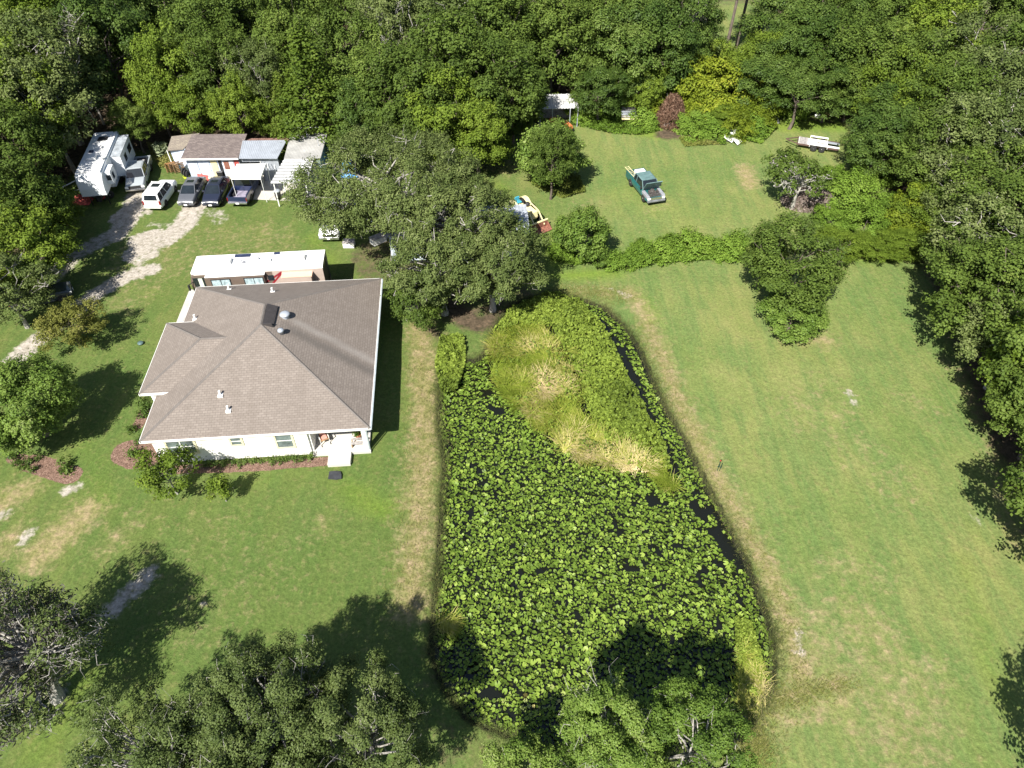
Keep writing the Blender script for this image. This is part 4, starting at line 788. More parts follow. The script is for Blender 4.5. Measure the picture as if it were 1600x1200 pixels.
# ------------------------------------------------------------------ vehicles (local: +x forward, wheels on z=0)
def wheel(root, x, y, R, w, rimmat, hub=.62):
    s = 1 if y > 0 else -1; mb = MB()
    mb.lathe([(R*.55,-w/2),(R*.93,-w/2),(R,-w*.35),(R,w*.35),(R*.93,w/2),(R*.55,w/2)], (x, y, R), 20, 'y'); o = mb.build('wheel', M['tyre'], root, True)
    mb = MB(); c = y+s*(w/2-.03); pr = [(.01,-.02),(R*hub,-.02),(R*hub,.0),(R*hub*.9,.02),(R*.25,.0),(R*.22,.03),(.01,.03)]
    if s < 0: pr = [(a, -b) for a, b in pr]
    mb.lathe(pr, (x, c, R), 14, 'y'); mb.build('rim', rimmat, o, True); return o
def section(x, w, z0, z1, wt=None, r=.06):
    wt = wt or w*.93; zm = z0+(z1-z0)*.55
    return [(x,-w*.95,z0),(x,-w,z0+.12),(x,-w,zm),(x,-wt,z1-r),(x,-wt+r,z1),(x,wt-r,z1),(x,wt,z1-r),(x,w,zm),(x,w,z0+.12),(x,w*.95,z0)]
def body(root, secs, mat, name='body'):
    mb = MB(); mb.loft([section(*s) for s in secs]); o = mb.build(name, mat, root); o.data.polygons.foreach_set('use_smooth', [True]*len(o.data.polygons))
    es = o.modifiers.new('edges', 'EDGE_SPLIT'); es.split_angle = math.radians(38); return o
def greenhouse(root, bx0, bx1, bw, zb, tx0, tx1, tw, zt, mat, glass=None, pill=()):
    glass = glass or M['glass']; mb = MB()
    B = [(bx0,-bw,zb),(bx1,-bw,zb),(bx1,bw,zb),(bx0,bw,zb)]; T2 = [(tx0,-tw,zt),(tx1,-tw,zt),(tx1,tw,zt),(tx0,tw,zt)]; mb.hexa(B, T2); gl = mb.build('windows', glass, root)
    mb = MB(); o = .015
    mb.loft([[(tx0-.02,-tw-o,zt-.02),(tx0-.02,-tw*.9,zt+.03),(tx0-.02,tw*.9,zt+.03),(tx0-.02,tw+o,zt-.02)],[(tx0+.1,-tw-.03,zt-.01),(tx0+.1,-tw*.88,zt+.05),(tx0+.1,tw*.88,zt+.05),(tx0+.1,tw+.03,zt-.01)],
             [(tx1-.15,-tw-.03,zt-.01),(tx1-.15,-tw*.88,zt+.05),(tx1-.15,tw*.88,zt+.05),(tx1-.15,tw+.03,zt-.01)],[(tx1+.02,-tw-o,zt-.02),(tx1+.02,-tw*.9,zt+.02),(tx1+.02,tw*.9,zt+.02),(tx1+.02,tw+o,zt-.02)]]); mb.build('roof', mat, root)
    mb = MB()
    for s in (-1, 1):
        for (a, b) in [(bx0, tx0), (bx1, tx1)]+[(p, tx0+(p-bx0)*(tx1-tx0)/(bx1-bx0)) for p in pill]: mb.bar((a, s*(bw-.005), zb-.02), (b, s*(tw+.005), zt), .045, n=4)
    mb.build('pillars', mat, root); return gl
def plate(root, x, z, rear=True, y=0):
    mb = MB(); mb.box(x-.012, x+.012, y-.16, y+.16, z-.08, z+.08); mb.build('licence_plate', M['white'], root)
def lamps(root, x, y, z, w, h, name, mat, t=.03):
    for s in (-1, 1): mb = MB(); mb.box(x-t, x+t, s*y-w/2, s*y+w/2, z-h/2, z+h/2); mb.build(name, mat, root, bevel=.01)
def mirrors(root, x, y, z, mat):
    for s in (-1, 1): mb = MB(); mb.box(x-.06, x+.08, s*y-.02 if s > 0 else s*y-.2, s*y+.2 if s > 0 else s*y+.02, z, z+.16); mb.build('mirror', mat, root, bevel=.02)
def handles(root, xs, y, z, mat):
    for xx in xs:
        for s in (-1, 1): mb = MB(); mb.box(xx-.08, xx+.08, s*y-.015, s*y+.015, z-.02, z+.02); mb.build('door_handle', mat, root)
def sedan(label, mat, x, y, rz, sun=True, L_=4.7, W=1.78):
    c = thing('parked_car', label, 'car', (x, y, 0), rz); w = W/2; h = L_/2
    body(c, [(-h,w*.80,.35,.78),(-h+.12,w*.93,.25,.92),(-h+.75,w,.2,.97),(-.9,w,.2,.93),(.9,w,.2,.95),(1.25,w*.99,.2,.93),(h-.6,w*.96,.22,.84),(h-.12,w*.88,.26,.74),(h,w*.72,.34,.6)], mat)
    greenhouse(c, -h+.6, 1.2, w*.84, .92, -1.15, .35, w*.64, 1.40, mat, pill=(-.55,))
    for a in (-1.38, 1.42):
        for s in (-1, 1): wheel(c, a, s*(w-.09), .32, .21, M['rim'])
    lamps(c, h-.13, w*.66, .62, .34, .14, 'headlight', M['head'], .09); lamps(c, -h+.08, w*.68, .72, .36, .16, 'taillight', M['tail'], .08)
    mb = MB(); mb.box(h-.06, h+.02, -w*.4, w*.4, .46, .58); mb.build('grille', M['dark'], c); plate(c, h+.03, .4); mirrors(c, .75, w*.92, .92, mat); handles(c, (-.75, .25), w, .8, mat)
    if sun: mb = MB(); mb.box(-.6, -.1, -.34, .34, 1.452, 1.458); mb.build('sunroof', M['glass'], c)
    mb = MB(); mb.box(.5,.8,-.2,.1,.98,1.08); return c
def heading(p_rear, p_front): return math.atan2(p_front[1]-p_rear[1], p_front[0]-p_rear[0])
D90 = math.pi/2
sedan('grey sedan with a sunroof parked between the white SUV and the dark sedan', M['grey'], -31.95, 64.7, -D90+.02)
sedan('dark blue-black sedan parked between the grey sedan and the navy pickup', M['navycar'], -29.55, 64.7, -D90+.03, L_=4.8, W=1.84)
sedan('dark green-grey car parked in deep shade behind the crepe myrtle', M['blackcar'], -39.3, 47.9, math.radians(28), sun=False)
# white SUV, tail towards the viewer
c = thing('parked_car', 'white SUV with roof rails parked left of the grey sedan, rear end outward', 'car', (-34.85, 64.15, 0), D90-.02); w = .9; h = 2.3
body(c, [(-h,w*.88,.4,.95),(-h+.08,w*.97,.32,1.02),(-1.2,w,.25,1.02),(.8,w,.25,1.02),(1.1,w,.25,1.02),(h-.35,w*.95,.28,.95),(h-.05,w*.88,.32,.85),(h,w*.8,.4,.7)], M['carwhite'])
greenhouse(c, -h+.05, 1.05, w*.93, 1.0, -h+.32, .35, w*.76, 1.70, M['carwhite'], pill=(-1.35, -.35))
mb = MB(); mb.hexa([(-h+.0,-w*.93,1.0),(-h+.10,-w*.93,1.0),(-h+.10,w*.93,1.0),(-h+.0,w*.93,1.0)], [(-h+.27,-w*.8,1.70),(-h+.36,-w*.8,1.70),(-h+.36,w*.8,1.70),(-h+.27,w*.8,1.70)]); o = mb.build('tailgate', M['carwhite'], c)
mb = MB(); mb.hexa([(-h+.04,-w*.72,1.14),(-h+.06,-w*.72,1.14),(-h+.06,w*.72,1.14),(-h+.04,w*.72,1.14)], [(-h+.20,-w*.64,1.60),(-h+.24,-w*.64,1.60),(-h+.24,w*.64,1.60),(-h+.20,w*.64,1.60)]); mb.build('rear_window', M['glass'], o)
for a in (-1.3, 1.35):
    for s in (-1, 1): wheel(c, a, s*(w-.09), .35, .22, M['rim'])
for s in (-1, 1): mb = MB(); mb.bar((-1.7,s*.58,1.78),(.1,s*.58,1.78),.025); mb.box(-1.7,-1.6,s*.58-.03,s*.58+.03,1.72,1.78); mb.box(0,.1,s*.58-.03,s*.58+.03,1.72,1.78); mb.build('roof_rail', M['carwhite'], c)
mb = MB(); mb.box(-.75,-.1,-.4,.4,1.752,1.762); mb.build('sunroof', M['glass'], c); lamps(c, -h+.05, w*.88, .9, .16, .4, 'taillight', M['tail'], .07); plate(c, -h-.02, .62); mirrors(c, .8, w*.95, 1.02, M['carwhite'])
mb = MB(); mb.box(-h-.1, -h+.1, -w*.9, w*.9, .35, .55); mb.build('bumper', M['carwhite'], c, bevel=.03); handles(c, (-.9,.15), w, .9, M['carwhite'])
def pickup(label, mat, x, y, rz, roofmat=None, ext=False, L_=5.6, W=1.95, hood_open=False, frontmat=None, rim=None, botmat=None):
    c = thing('pickup_truck', label, 'pickup truck', (x, y, 0), rz); w = W/2; h = L_/2; cab0 = h-3.75 if ext else h-3.1; cabf = h-1.55; fm = frontmat or mat
    body(c, [(cab0,w,.38,1.08),(cab0+.6,w,.36,1.08),(cabf+.2,w,.36,1.08),(cabf+.5,w,.36,1.06),(h-.3,w*.97,.38,.98),(h-.05,w*.9,.42,.9)] if not hood_open else [(cab0,w,.38,1.08),(cab0+.6,w,.36,1.08),(cabf+.1,w,.36,1.08),(cabf+.12,w,.36,.72),(h-.3,w*.97,.38,.70),(h-.05,w*.9,.42,.7)], mat)
    greenhouse(c, cab0+.05, cabf+.2, w*.9, 1.06, cab0+.2, cabf-.45, w*.76, 1.70, mat if not roofmat else roofmat, pill=(cab0+.75,) if ext else ())
    mb = MB(); b0 = -h+.02
    mb.box(b0, cab0-.05, -w*.96, w*.96, .45, .62); fl = mb.build('bed', mat if not botmat else botmat, c)
    for s in (-1, 1):
        mb = MB(); y0, y1 = (w*.9, w) if s > 0 else (-w, -w*.9); mb.box(b0, cab0-.05, y0, y1, .42, 1.10); mb.box(b0+.2, cab0-.3, y0-.02 if s > 0 else y0, y1 if s > 0 else y1+.02, 1.10, 1.13); mb.build('bed_side', mat, c, bevel=.015)
        mb = MB(); xa = b0+.95; mb.box(xa, xa+.85, s*w*.72-.12, s*w*.72+.12, .62, .82); mb.build('wheel_arch', M['dark'], fl)
    mb = MB(); mb.box(cab0-.1, cab0-.05, -w*.9, w*.9, .6, 1.12); mb.build('bed_bulkhead', mat, c); mb = MB(); mb.box(b0, b0+.07, -w*.9, w*.9, .5, 1.10); mb.build('tailgate', mat, c, bevel=.01)
    for a in (b0+1.25, h-.95):
        for s in (-1, 1): wheel(c, a, s*(w-.1), .38, .25, rim or M['rim'])
    mb = MB(); mb.box(-h-.12, -h+.02, -w*.95, w*.95, .42, .58); mb.build('rear_bumper', M['chrome'], c, bevel=.02); mb = MB(); mb.box(h-.06, h+.12, -w*.97, w*.97, .4, .58); mb.build('front_bumper', fm if frontmat else M['chrome'], c, bevel=.03)
    mb = MB(); mb.box(h-.07, h+.02, -w*.6, w*.6, .62, .84); mb.build('grille', M['dark'] if not hood_open else M['chrome'], c); lamps(c, h-.03, w*.78, .74, .32, .18, 'headlight', M['head'], .05); lamps(c, -h+.02, w*.95, .86, .08, .36, 'taillight', M['tail'], .03)
    mirrors(c, cabf+.0, w*.97, 1.12, M['dark']); plate(c, -h-.13, .5); handles(c, (cabf-.75,), w, .95, M['chrome'])
    return c, cab0, cabf
pr, pf = (-37.9-.95, 69.8), (-36.9-.95, 65.6); a = heading(pr, pf)
c, c0, cf = pickup('silver extended-cab pickup loaded with boxes, parked beside the white travel trailer', M['silver'], -38.45, 68.0, a, ext=True, L_=5.9)
g = 'household cargo in the bed of the silver pickup'
def wpt(o, x, y): a = o.rotation_euler.z; return (o.location.x+x*math.cos(a)-y*math.sin(a), o.location.y+x*math.sin(a)+y*math.cos(a))
for i, (lx, ly, sx, sy, sz, mt_, l) in enumerate([(-1.2,-.35,.5,.5,.75,'white','white appliance box standing behind the cab of the silver pickup'),(-1.25,.4,.6,.45,.7,'greywood','pinkish grey crate beside the white appliance box in the silver pickup'),(-2.1,.2,.7,.9,.45,'dark','dark bin at the rear of the silver pickup bed')]):
    x, y = wpt(c, lx, ly); o = thing('box', l, 'box', (x, y, .62), a); mb = MB(); mb.box(-sx/2,sx/2,-sy/2,sy/2,0,sz); mb.build('side', M[mt_], o, bevel=.03); mb = MB(); mb.box(-sx/2-.02,sx/2+.02,-sy/2-.02,sy/2+.02,sz,sz+.06); mb.build('lid', M[mt_], o, bevel=.02)
pickup('navy blue pickup under the white canopy, tailgate outward', M['navy'], -26.75, 65.2, D90-.03, L_=5.3, botmat=simple('scratched_bed_floor', (.25,.23,.3), .6, var=.3))
pr, pf = P(984, 275, .4), P(1019, 318, .4); a = heading(pr, pf)
c, c0, cf = pickup('green pickup with open hood and junk in its bed, alone on the back lawn', M['teal'], (pr[0]+pf[0])/2+.45, (pr[1]+pf[1])/2+.3, a, roofmat=M['tealroof'], ext=True, L_=5.4, hood_open=True, frontmat=simple('bare_grey_metal', (.2,.21,.23), .5, .3, .3), rim=M['rimwhite'])
h = 2.7; mb = MB(); mb.hexa([(cf+.15,-.85,1.1),(cf+.75,-.85,2.0),(cf+.75,.85,2.0),(cf+.15,.85,1.1)],[(cf+.10,-.85,1.13),(cf+.70,-.85,2.05),(cf+.70,.85,2.05),(cf+.10,.85,1.13)]); mb.build('hood', M['tealroof'], c)
mb = MB(); mb.box(cf+.3,cf+.8,-.35,.3,.7,1.0); mb.box(cf+.9,cf+1.15,-.6,.6,.7,.92); mb.lathe([(.01,0),(.2,0),(.2,.12),(.01,.14)],(cf+.5,0,1.0),12); mb.box(cf+.3,cf+.7,.5,.75,.7,.95); mb.build('engine', M['inside'], c)
for s in (-1, 1): mb = MB(); mb.box(cf+.15, h-.1, s*.78-.12 if s > 0 else s*.97-.0, s*.97 if s > 0 else s*.78+.12, .7, .98); mb.build('fender', simple('grey_fender', (.26,.27,.3), .5), c, bevel=.03)
x, y = wpt(c, -1.55, -.2); o = thing('ladder', 'pale ladder lying slanted in the bed of the green pickup', 'ladder', (x, y, 1.0), a+.12); mb = MB()
for s in (-.2, .2): mb.bar((-1.35,s,.32),(1.0,s,.1),.025)
for k in range(9): xx = -1.25+k*.26; zz = .32-.0936*(xx+1.35); mb.bar((xx,-.2,zz),(xx,.2,zz),.018)
o.location = (*wpt(c, -1.75, -.62), .95); mb.build('rails', M['cream'], o)
x, y = wpt(c, -1.5, .3); o = thing('camper_shell_panel', 'white open box frame in the bed of the green pickup', 'box', (x, y, .63), a); mb = MB()
mb.box(-.9,.9,-.5,.5,.5,.56); mb.box(-.9,.9,-.5,-.44,0,.5); mb.box(-.9,.9,.44,.5,0,.5); mb.box(-.9,-.84,-.44,.44,0,.5); mb.build('panel', M['white'], o); mb = MB(); mb.box(.1,.6,-.3,.3,.561,.575); mb.build('hatch', M['rust'], o)
# white van nosing out from under the big oak
x, y = P(515, 372, .4); c = thing('white_van', 'white van nosing out from under the huge live oak, right of the white carport', 'van', (x-.1, y+2.35, 0), -D90+.03); w = .98; h = 2.5
body(c, [(-h,w*.95,.35,1.2),(-h+.1,w,.3,1.25),(.9,w,.3,1.25),(1.5,w,.3,1.12),(h-.15,w*.95,.32,1.0),(h,w*.88,.4,.85)], M['carwhite']); greenhouse(c, -h+.05, 1.5, w*.96, 1.22, -h+.15, .75, w*.86, 1.95, M['carwhite'], pill=(-1.2, .2))
for a_ in (-1.5, 1.6):
    for s in (-1, 1): wheel(c, a_, s*(w-.1), .36, .24, M['rim'])
lamps(c, h-.04, w*.75, .8, .34, .18, 'headlight', M['head'], .05); mb = MB(); mb.box(h-.05,h+.03,-w*.5,w*.5,.62,.86); mb.build('grille', M['dark'], c); mb = MB(); mb.box(h-.05,h+.1,-w*.95,w*.95,.36,.55); mb.build('bumper', M['chrome'], c, bevel=.03); plate(c, h+.11, .48)

# ------------------------------------------------------------------ motorhome
q0, q1, q2, q3 = P(298, 426, 3.45), P(309, 400, 3.45), P(503, 412, 3.45), P(505, 390, 3.45)
ra = math.atan2(q3[1]-q1[1], q3[0]-q1[0]); cx_, cy_ = (q0[0]+q3[0])/2, (q0[1]+q3[1])/2
rv = thing('motorhome', 'long brown and tan motorhome with a white roof parked behind the house', 'motorhome', (cx_, cy_, 0), ra); Lh, Wh = 5.25, 1.22
mb = MB(); mb.loft([[(x,-Wh,zb),(x,Wh,zb),(x,Wh,zt-.1),(x,Wh-.1,zt),(x,-Wh+.1,zt),(x,-Wh,zt-.1)] for x, zb, zt in ((-Lh-.12,.55,2.6),(-Lh+.05,.45,3.2),(-Lh+.3,.4,3.32),(Lh,.4,3.32))]); mb.build('body', M['brown'], rv)
mb = MB(); mb.loft([[(x,-ww,3.3),(x,-ww,3.38),(x,-ww+.12,3.45),(x,ww-.12,3.45),(x,ww,3.38),(x,ww,3.3)] for x, ww in ((-Lh+.12,Wh-.02),(-Lh+.3,Wh+.02),(Lh+.02,Wh+.02))]); roofo = mb.build('roof', M['white_roof'], rv)
mb = MB(); mb.box(-4.0,Lh-.01,-Wh-.006,-Wh,.45,1.5); mb.box(1.2,Lh-.01,-Wh-.008,-Wh,1.5,3.2); mb.build('lower_panel', M['tan'], rv)
def strip(pts, wd, m, nm):
    mb = MB()
    for (a, b), (c_, d) in zip(pts, pts[1:]): mb.hexa([(a,-Wh-.014,b-wd/2),(c_,-Wh-.014,d-wd/2),(c_,-Wh-.001,d-wd/2),(a,-Wh-.001,b-wd/2)],[(a,-Wh-.014,b+wd/2),(c_,-Wh-.014,d+wd/2),(c_,-Wh-.001,d+wd/2),(a,-Wh-.001,b+wd/2)])
    mb.build(nm, m, rv)
strip([(-2.5,1.35),(0,1.95),(1.2,2.6),(1.95,3.1)], .2, M['red'], 'stripe'); strip([(-3.6,1.35),(-1,1.8),(1.0,2.5),(1.7,3.1)], .16, M['tan'], 'stripe'); strip([(.62,1.2),(1.0,2.0),(1.9,2.95)], .22, M['red'], 'stripe')
mb = MB(); mb.box(-Lh+.12,-4.25,-Wh-.02,-Wh,1.75,2.95); wn = mb.build('window', M['glass'], rv); mb = MB(); mb.box(-Lh+.3,-4.95,-Wh-.03,-Wh-.021,1.8,2.9); mb.box(-4.72,-4.4,-Wh-.03,-Wh-.021,1.8,2.9); mb.build('curtain', M['curtain'], wn)
so_ = MB(); so_.box(-3.95,.55,-Wh-.28,-Wh+.0,1.0,3.12); sl1 = so_.build('slide_out', M['brown'], rv, bevel=.03); mb = MB(); mb.box(-4.05,.65,-Wh-.32,-Wh,3.12,3.2); mb.build('awning', M['white_roof'], sl1, bevel=.02)
for x0 in (-3.6, -1.0): mb = MB(); mb.box(x0-.08,x0+1.48,-Wh-.305,-Wh-.28,2.02,2.92); wn = mb.build('window', M['dark'], sl1); mb = MB(); mb.box(x0,x0+.68,-Wh-.315,-Wh-.306,2.1,2.84); mb.box(x0+.74,x0+1.4,-Wh-.315,-Wh-.306,2.1,2.84); mb.build('pane', simple('reflecting_pane', (.35,.45,.48), .15, var=.5, scale=4), wn)
so_ = MB(); so_.box(2.05,4.35,-Wh-.65,-Wh,1.1,3.0); sl2 = so_.build('slide_out', M['tan'], rv, bevel=.02); mb = MB(); mb.box(1.98,4.42,-Wh-.7,-Wh,3.0,3.06); mb.build('awning', M['salmon'], sl2)
mb = MB(); mb.box(.75,1.25,-Wh-.03,-Wh,2.35,2.85); mb.build('window', M['glass'], rv)
mb = MB(); mb.box(4.4,Lh,-Wh-.02,-Wh-.009,1.7,1.95); mb.build('stripe', M['red'], rv)
mb = MB(); mb.hexa([(-Lh-.16,-1.05,1.5),(-Lh-.1,-1.05,1.5),(-Lh-.1,1.05,1.5),(-Lh-.16,1.05,1.5)],[(-Lh-.10,-1.05,2.7),(-Lh-.03,-1.05,2.7),(-Lh-.03,1.05,2.7),(-Lh-.10,1.05,2.7)]); mb.build('windscreen', M['glass'], rv)
for a_ in (-3.5, 2.9): 
    for s in (-1, 1): wheel(rv, a_, s*(Wh-.13), .46, .28, M['rim'])
for s in (-1, 1): mb = MB(); mb.bar((-Lh+.1,s*Wh,2.6),(-Lh-.25,s*(Wh+.3),2.5),.03); mb.box(-Lh-.32,-Lh-.2,s*(Wh+.3)-.09,s*(Wh+.3)+.09,2.0,2.5); mb.build('mirror', M['dark'], rv)
for xx in (-2.55, 3.35): mb = MB(); mb.loft([[(xx-.55,-.32,3.44),(xx-.55,.32,3.44),(xx-.5,.28,3.58),(xx-.5,-.28,3.58)],[(xx+.3,-.38,3.44),(xx+.3,.38,3.44),(xx+.3,.34,3.74),(xx+.3,-.34,3.74)],[(xx+.45,-.36,3.44),(xx+.45,.36,3.44),(xx+.42,.3,3.68),(xx+.42,-.3,3.68)]]); mb.build('air_conditioner', M['white'], roofo, bevel=.03)
mb = MB(); mb.box(-2.0,-.75,.62,1.02,3.47,3.51); mb.box(1.15,1.6,.75,1.05,3.47,3.51); mb.build('solar_panel', M['solar'], roofo)
mb = MB(); mb.lathe([(.01,.0),(.3,.0),(.3,.05),(.26,.06),(.01,.06)],(-1.3,-.15,3.45),18); mb.bar((-1.3,-.15,3.5),(-1.1,-.3,3.72),.05); mb.bar((-1.3,-.15,3.5),(-1.42,0,3.68),.04); mb.build('antenna', simple('grey_antenna', (.4,.4,.42), .5), roofo)
for xx, yy in ((-.15,.2), (.9,-.1)): mb = MB(); mb.lathe([(.01,0),(.18,0),(.2,.14),(.1,.22),(.01,.22)],(xx,yy,3.45),14); mb.build('roof_vent', M['white'], roofo, True)
mb = MB(); mb.box(Lh,Lh+.02,-1.0,1.0,.9,2.9); mb.build('rear_panel', M['dark'], rv); mb = MB(); mb.bar((Lh+.06,.9,.8),(Lh+.06,.9,3.3),.03); mb.bar((Lh+.06,.5,.8),(Lh+.06,.5,3.3),.03); 
for k in range(7): mb.bar((Lh+.06,.5,1+k*.33),(Lh+.06,.9,1+k*.33),.02)
mb.build('ladder', M['chrome'], rv)
x, y = wpt(rv, Lh+.75, -.4); o = thing('boat_cover_box', 'grey covered grill standing in the shade behind the motorhome', 'grill', (x, y, 0), .4); mb = MB(); mb.lathe([(.01,.7),(.32,.72),(.42,.85),(.38,1.05),(.2,1.16),(.01,1.2)], n=14); mb.build('lid', M['galv'], o, True)
for k in range(3): mb = MB(); mb.bar((math.cos(k*2.1)*.2,math.sin(k*2.1)*.2,.75),(math.cos(k*2.1)*.38,math.sin(k*2.1)*.38,-.03),.025); mb.build('leg', M['dark'], o)

# ------------------------------------------------------------------ fifth-wheel travel trailer
f0, f1, b0_, b1 = P(113, 277, 3.4), P(158, 273, 3.4), P(146, 204, 3.7), P(182, 203, 3.7)
fm = Vector(((f0[0]+f1[0])/2, (f0[1]+f1[1])/2)); bm = Vector(((b0_[0]+b1[0])/2, (b0_[1]+b1[1])/2)); d = (fm-bm); ta = math.atan2(d.y, d.x); Lt = d.length; ct = (fm+bm)/2
tt = thing('travel_trailer', 'large white fifth-wheel travel trailer with slide-outs parked under the trees at upper left', 'camper trailer', (ct.x, ct.y, 0), ta); h = Lt/2; w = 1.22
mb = MB(); mb.loft([[(x,-w,zb),(x,w,zb),(x,w,zt-.12),(x,w-.12,zt),(x,-w+.12,zt),(x,-w,zt-.12)] for x, zb, zt in ((-h,.7,3.45),(h-2.6,.7,3.5))]); mb.loft([[(x,-ww,zb),(x,ww,zb),(x,ww,zt-.12),(x,ww-.12,zt),(x,-ww+.12,zt),(x,-ww,zt-.12)] for x, zb, zt, ww in ((h-2.6,1.5,3.5,w),(h-.35,1.45,3.45,w),(h+.05,1.4,2.9,w-.04),(h+.22,1.4,2.1,w-.1))]); bd = mb.build('body', M['rvwhite'], tt)
mb = MB(); mb.box(-h+.02,h-.45,-w+.1,w-.1,3.501,3.52); mb.build('roof', M['white_roof'], tt)
mb = MB(); r = np.random.default_rng(4)
for k in range(10):
    if k in (2,): continue
    y = -.62+k*.125; mb.box(h+.052,h+.075,y,y+.07,2.66,2.8) if k % 3 else mb.box(h+.052,h+.075,y,y+.085,2.70,2.74)
lt = mb.build('lettering', simple('faded_grey_letters', (.42,.42,.45), .6), tt)
# local +y is the side facing east (screen right)
sgn = 1
mb = MB(); mb.box(-h+.5,-h+5.0,w,w+.95,1.05,3.2); so1 = mb.build('slide_out', M['rvwhite'], tt, bevel=.02); mb = MB(); mb.box(-h+.45,-h+5.05,w,w+1.0,3.2,3.24); mb.build('slide_roof', simple('dirty_slide_roof', (.3,.33,.36), .7, var=.5, scale=2), so1)
mb = MB(); mb.box(-h+1.0,-h+2.2,w+.95,w+.97,2.0,2.7); mb.box(-h+3.1,-h+3.9,w+.95,w+.97,2.0,2.7); mb.build('window', M['glass'], so1)
mb = MB(); mb.box(h-2.5,h-.9,w,w+.55,1.9,3.15); so2 = mb.build('slide_out', M['rvwhite'], tt, bevel=.02); mb = MB(); mb.box(h-.9,h-.88,w+.08,w+.5,2.3,2.85); mb.box(h-1.8,h-1.3,w+.55,w+.57,2.2,2.8); mb.build('window', M['glass'], so2)
mb = MB(); mb.box(h-3.4,h-2.75,w,w+.03,1.0,2.9); mb.build('door', M['white'], tt); mb = MB(); mb.box(h-3.95,h-3.5,w,w+.02,1.9,2.6); mb.build('window', M['glass'], tt)
mb = MB(); mb.box(.9,1.7,-.5,.3,3.52,3.8); mb.build('air_conditioner', M['white'], tt, bevel=.05)
mb = MB(); mb.box(-h+1.2,-h+2.0,-.4,.5,3.521,3.60); mb.build('roof_hatch', M['dark'], tt); mb = MB(); mb.box(-.4,0,-.7,-.3,3.521,3.62); mb.build('roof_hatch', M['solar'], tt)
mb = MB(); mb.bar((1.6,.9,3.52),(1.6,.9,3.7),.04); mb.box(1.3,1.9,.82,.98,3.7,3.74); mb.box(1.55,1.65,.6,1.2,3.7,3.74); mb.build('antenna', M['white'], tt)
mb = MB(); mb.box(h-1.3,h-.4,-.25,.25,.62,1.4); mb.box(h-.7,h-.5,-.1,.1,.3,.62); mb.build('hitch', M['dark'], tt)
for s in (-.8, .8): mb = MB(); mb.bar((h-.5,s,1.4),(h-.5,s,.0),.05); mb.build('landing_leg', M['dark'], tt)
for a_ in (-1.2, -.3):
    for s in (-1, 1): wheel(tt, a_, s*(w-.15), .36, .24, M['rimwhite'])
for (lx, ly, dx, dy, l) in ((h-.6,-w,.9,-1.8,'jutting awning arm at the front of the trailer'),):
    mb = MB(); mb.bar((lx,ly,1.9),(lx+dx,ly+dy,1.7),.035); mb.bar((lx-.6,ly,2.6),(lx+.2,ly-1.5,2.3),.05); mb.build('awning_arm', M['white'], tt)
# odd items below the nose of the trailer
GJ = 'clutter under the nose of the travel trailer'
x, y = P(172, 304, .35); o = thing('car_wheel', 'spare wheel with a white rim standing under the trailer nose', 'wheel', (x, y, 0), .2); wheel(o, 0, 0, .38, .24, M['rimwhite'])
x, y = P(158, 309, .2); o = thing('lawn_mower', 'red push mower in the shade below the trailer nose', 'mower', (x, y, 0), .5); mb = MB(); mb.box(-.4,.4,-.28,.28,.12,.34); mb.build('deck', simple('red_enamel', (.35,.03,.03), .4), o, bevel=.05); mb = MB(); mb.lathe([(.01,0),(.16,0),(.16,.16),(.01,.2)],(0,0,.34),12); mb.build('engine', M['dark'], o)
for sx in (-.35,.35):
    for sy in (-.3,.3): mb = MB(); mb.lathe([(.01,-.03),(.12,-.03),(.12,.03),(.01,.03)],(sx,sy,.12),12,'y'); mb.build('wheel', M['tyre'], o)
mb = MB(); mb.bar((-.4,-.2,.3),(-1.1,-.2,.95),.015); mb.bar((-.4,.2,.3),(-1.1,.2,.95),.015); mb.bar((-1.1,-.2,.95),(-1.1,.2,.95),.015); mb.build('handle', M['dark'], o)
x, y = P(145, 303, .3); o = thing('gas_cylinder', 'white gas cylinder beside the red mower', 'cylinder', (x, y, 0)); mb = MB(); mb.lathe([(.01,0),(.15,0),(.18,.06),(.18,.4),(.1,.5),(.01,.52)], n=14); mb.build('tank', M['white'], o, True); mb = MB(); mb.lathe([(.08,.48),(.1,.62),(.08,.62),(.06,.5)], n=12); mb.build('collar', M['white'], o)
x, y = P(128, 312, .2); o = thing('tarp_heap', 'rust-red tarp heap in the shade at the left of the trailer nose', 'tarp', (x, y, 0)); r = np.random.default_rng(90); vs = [((i/8*2-1)*.9, (j/8*2-1)*.7, max(0, .75*(1-abs(i/4-1)**2.5)*(1-abs(j/4-1)**2.5)+.07*r.normal()*(0 < i < 8)*(0 < j < 8))) for j in range(9) for i in range(9)]; mb = MB(); mb.add(vs, [(j*9+i, j*9+i+1, j*9+i+10, j*9+i+9) for j in range(8) for i in range(8)]); mb.build('cloth', M['redboard'], o)

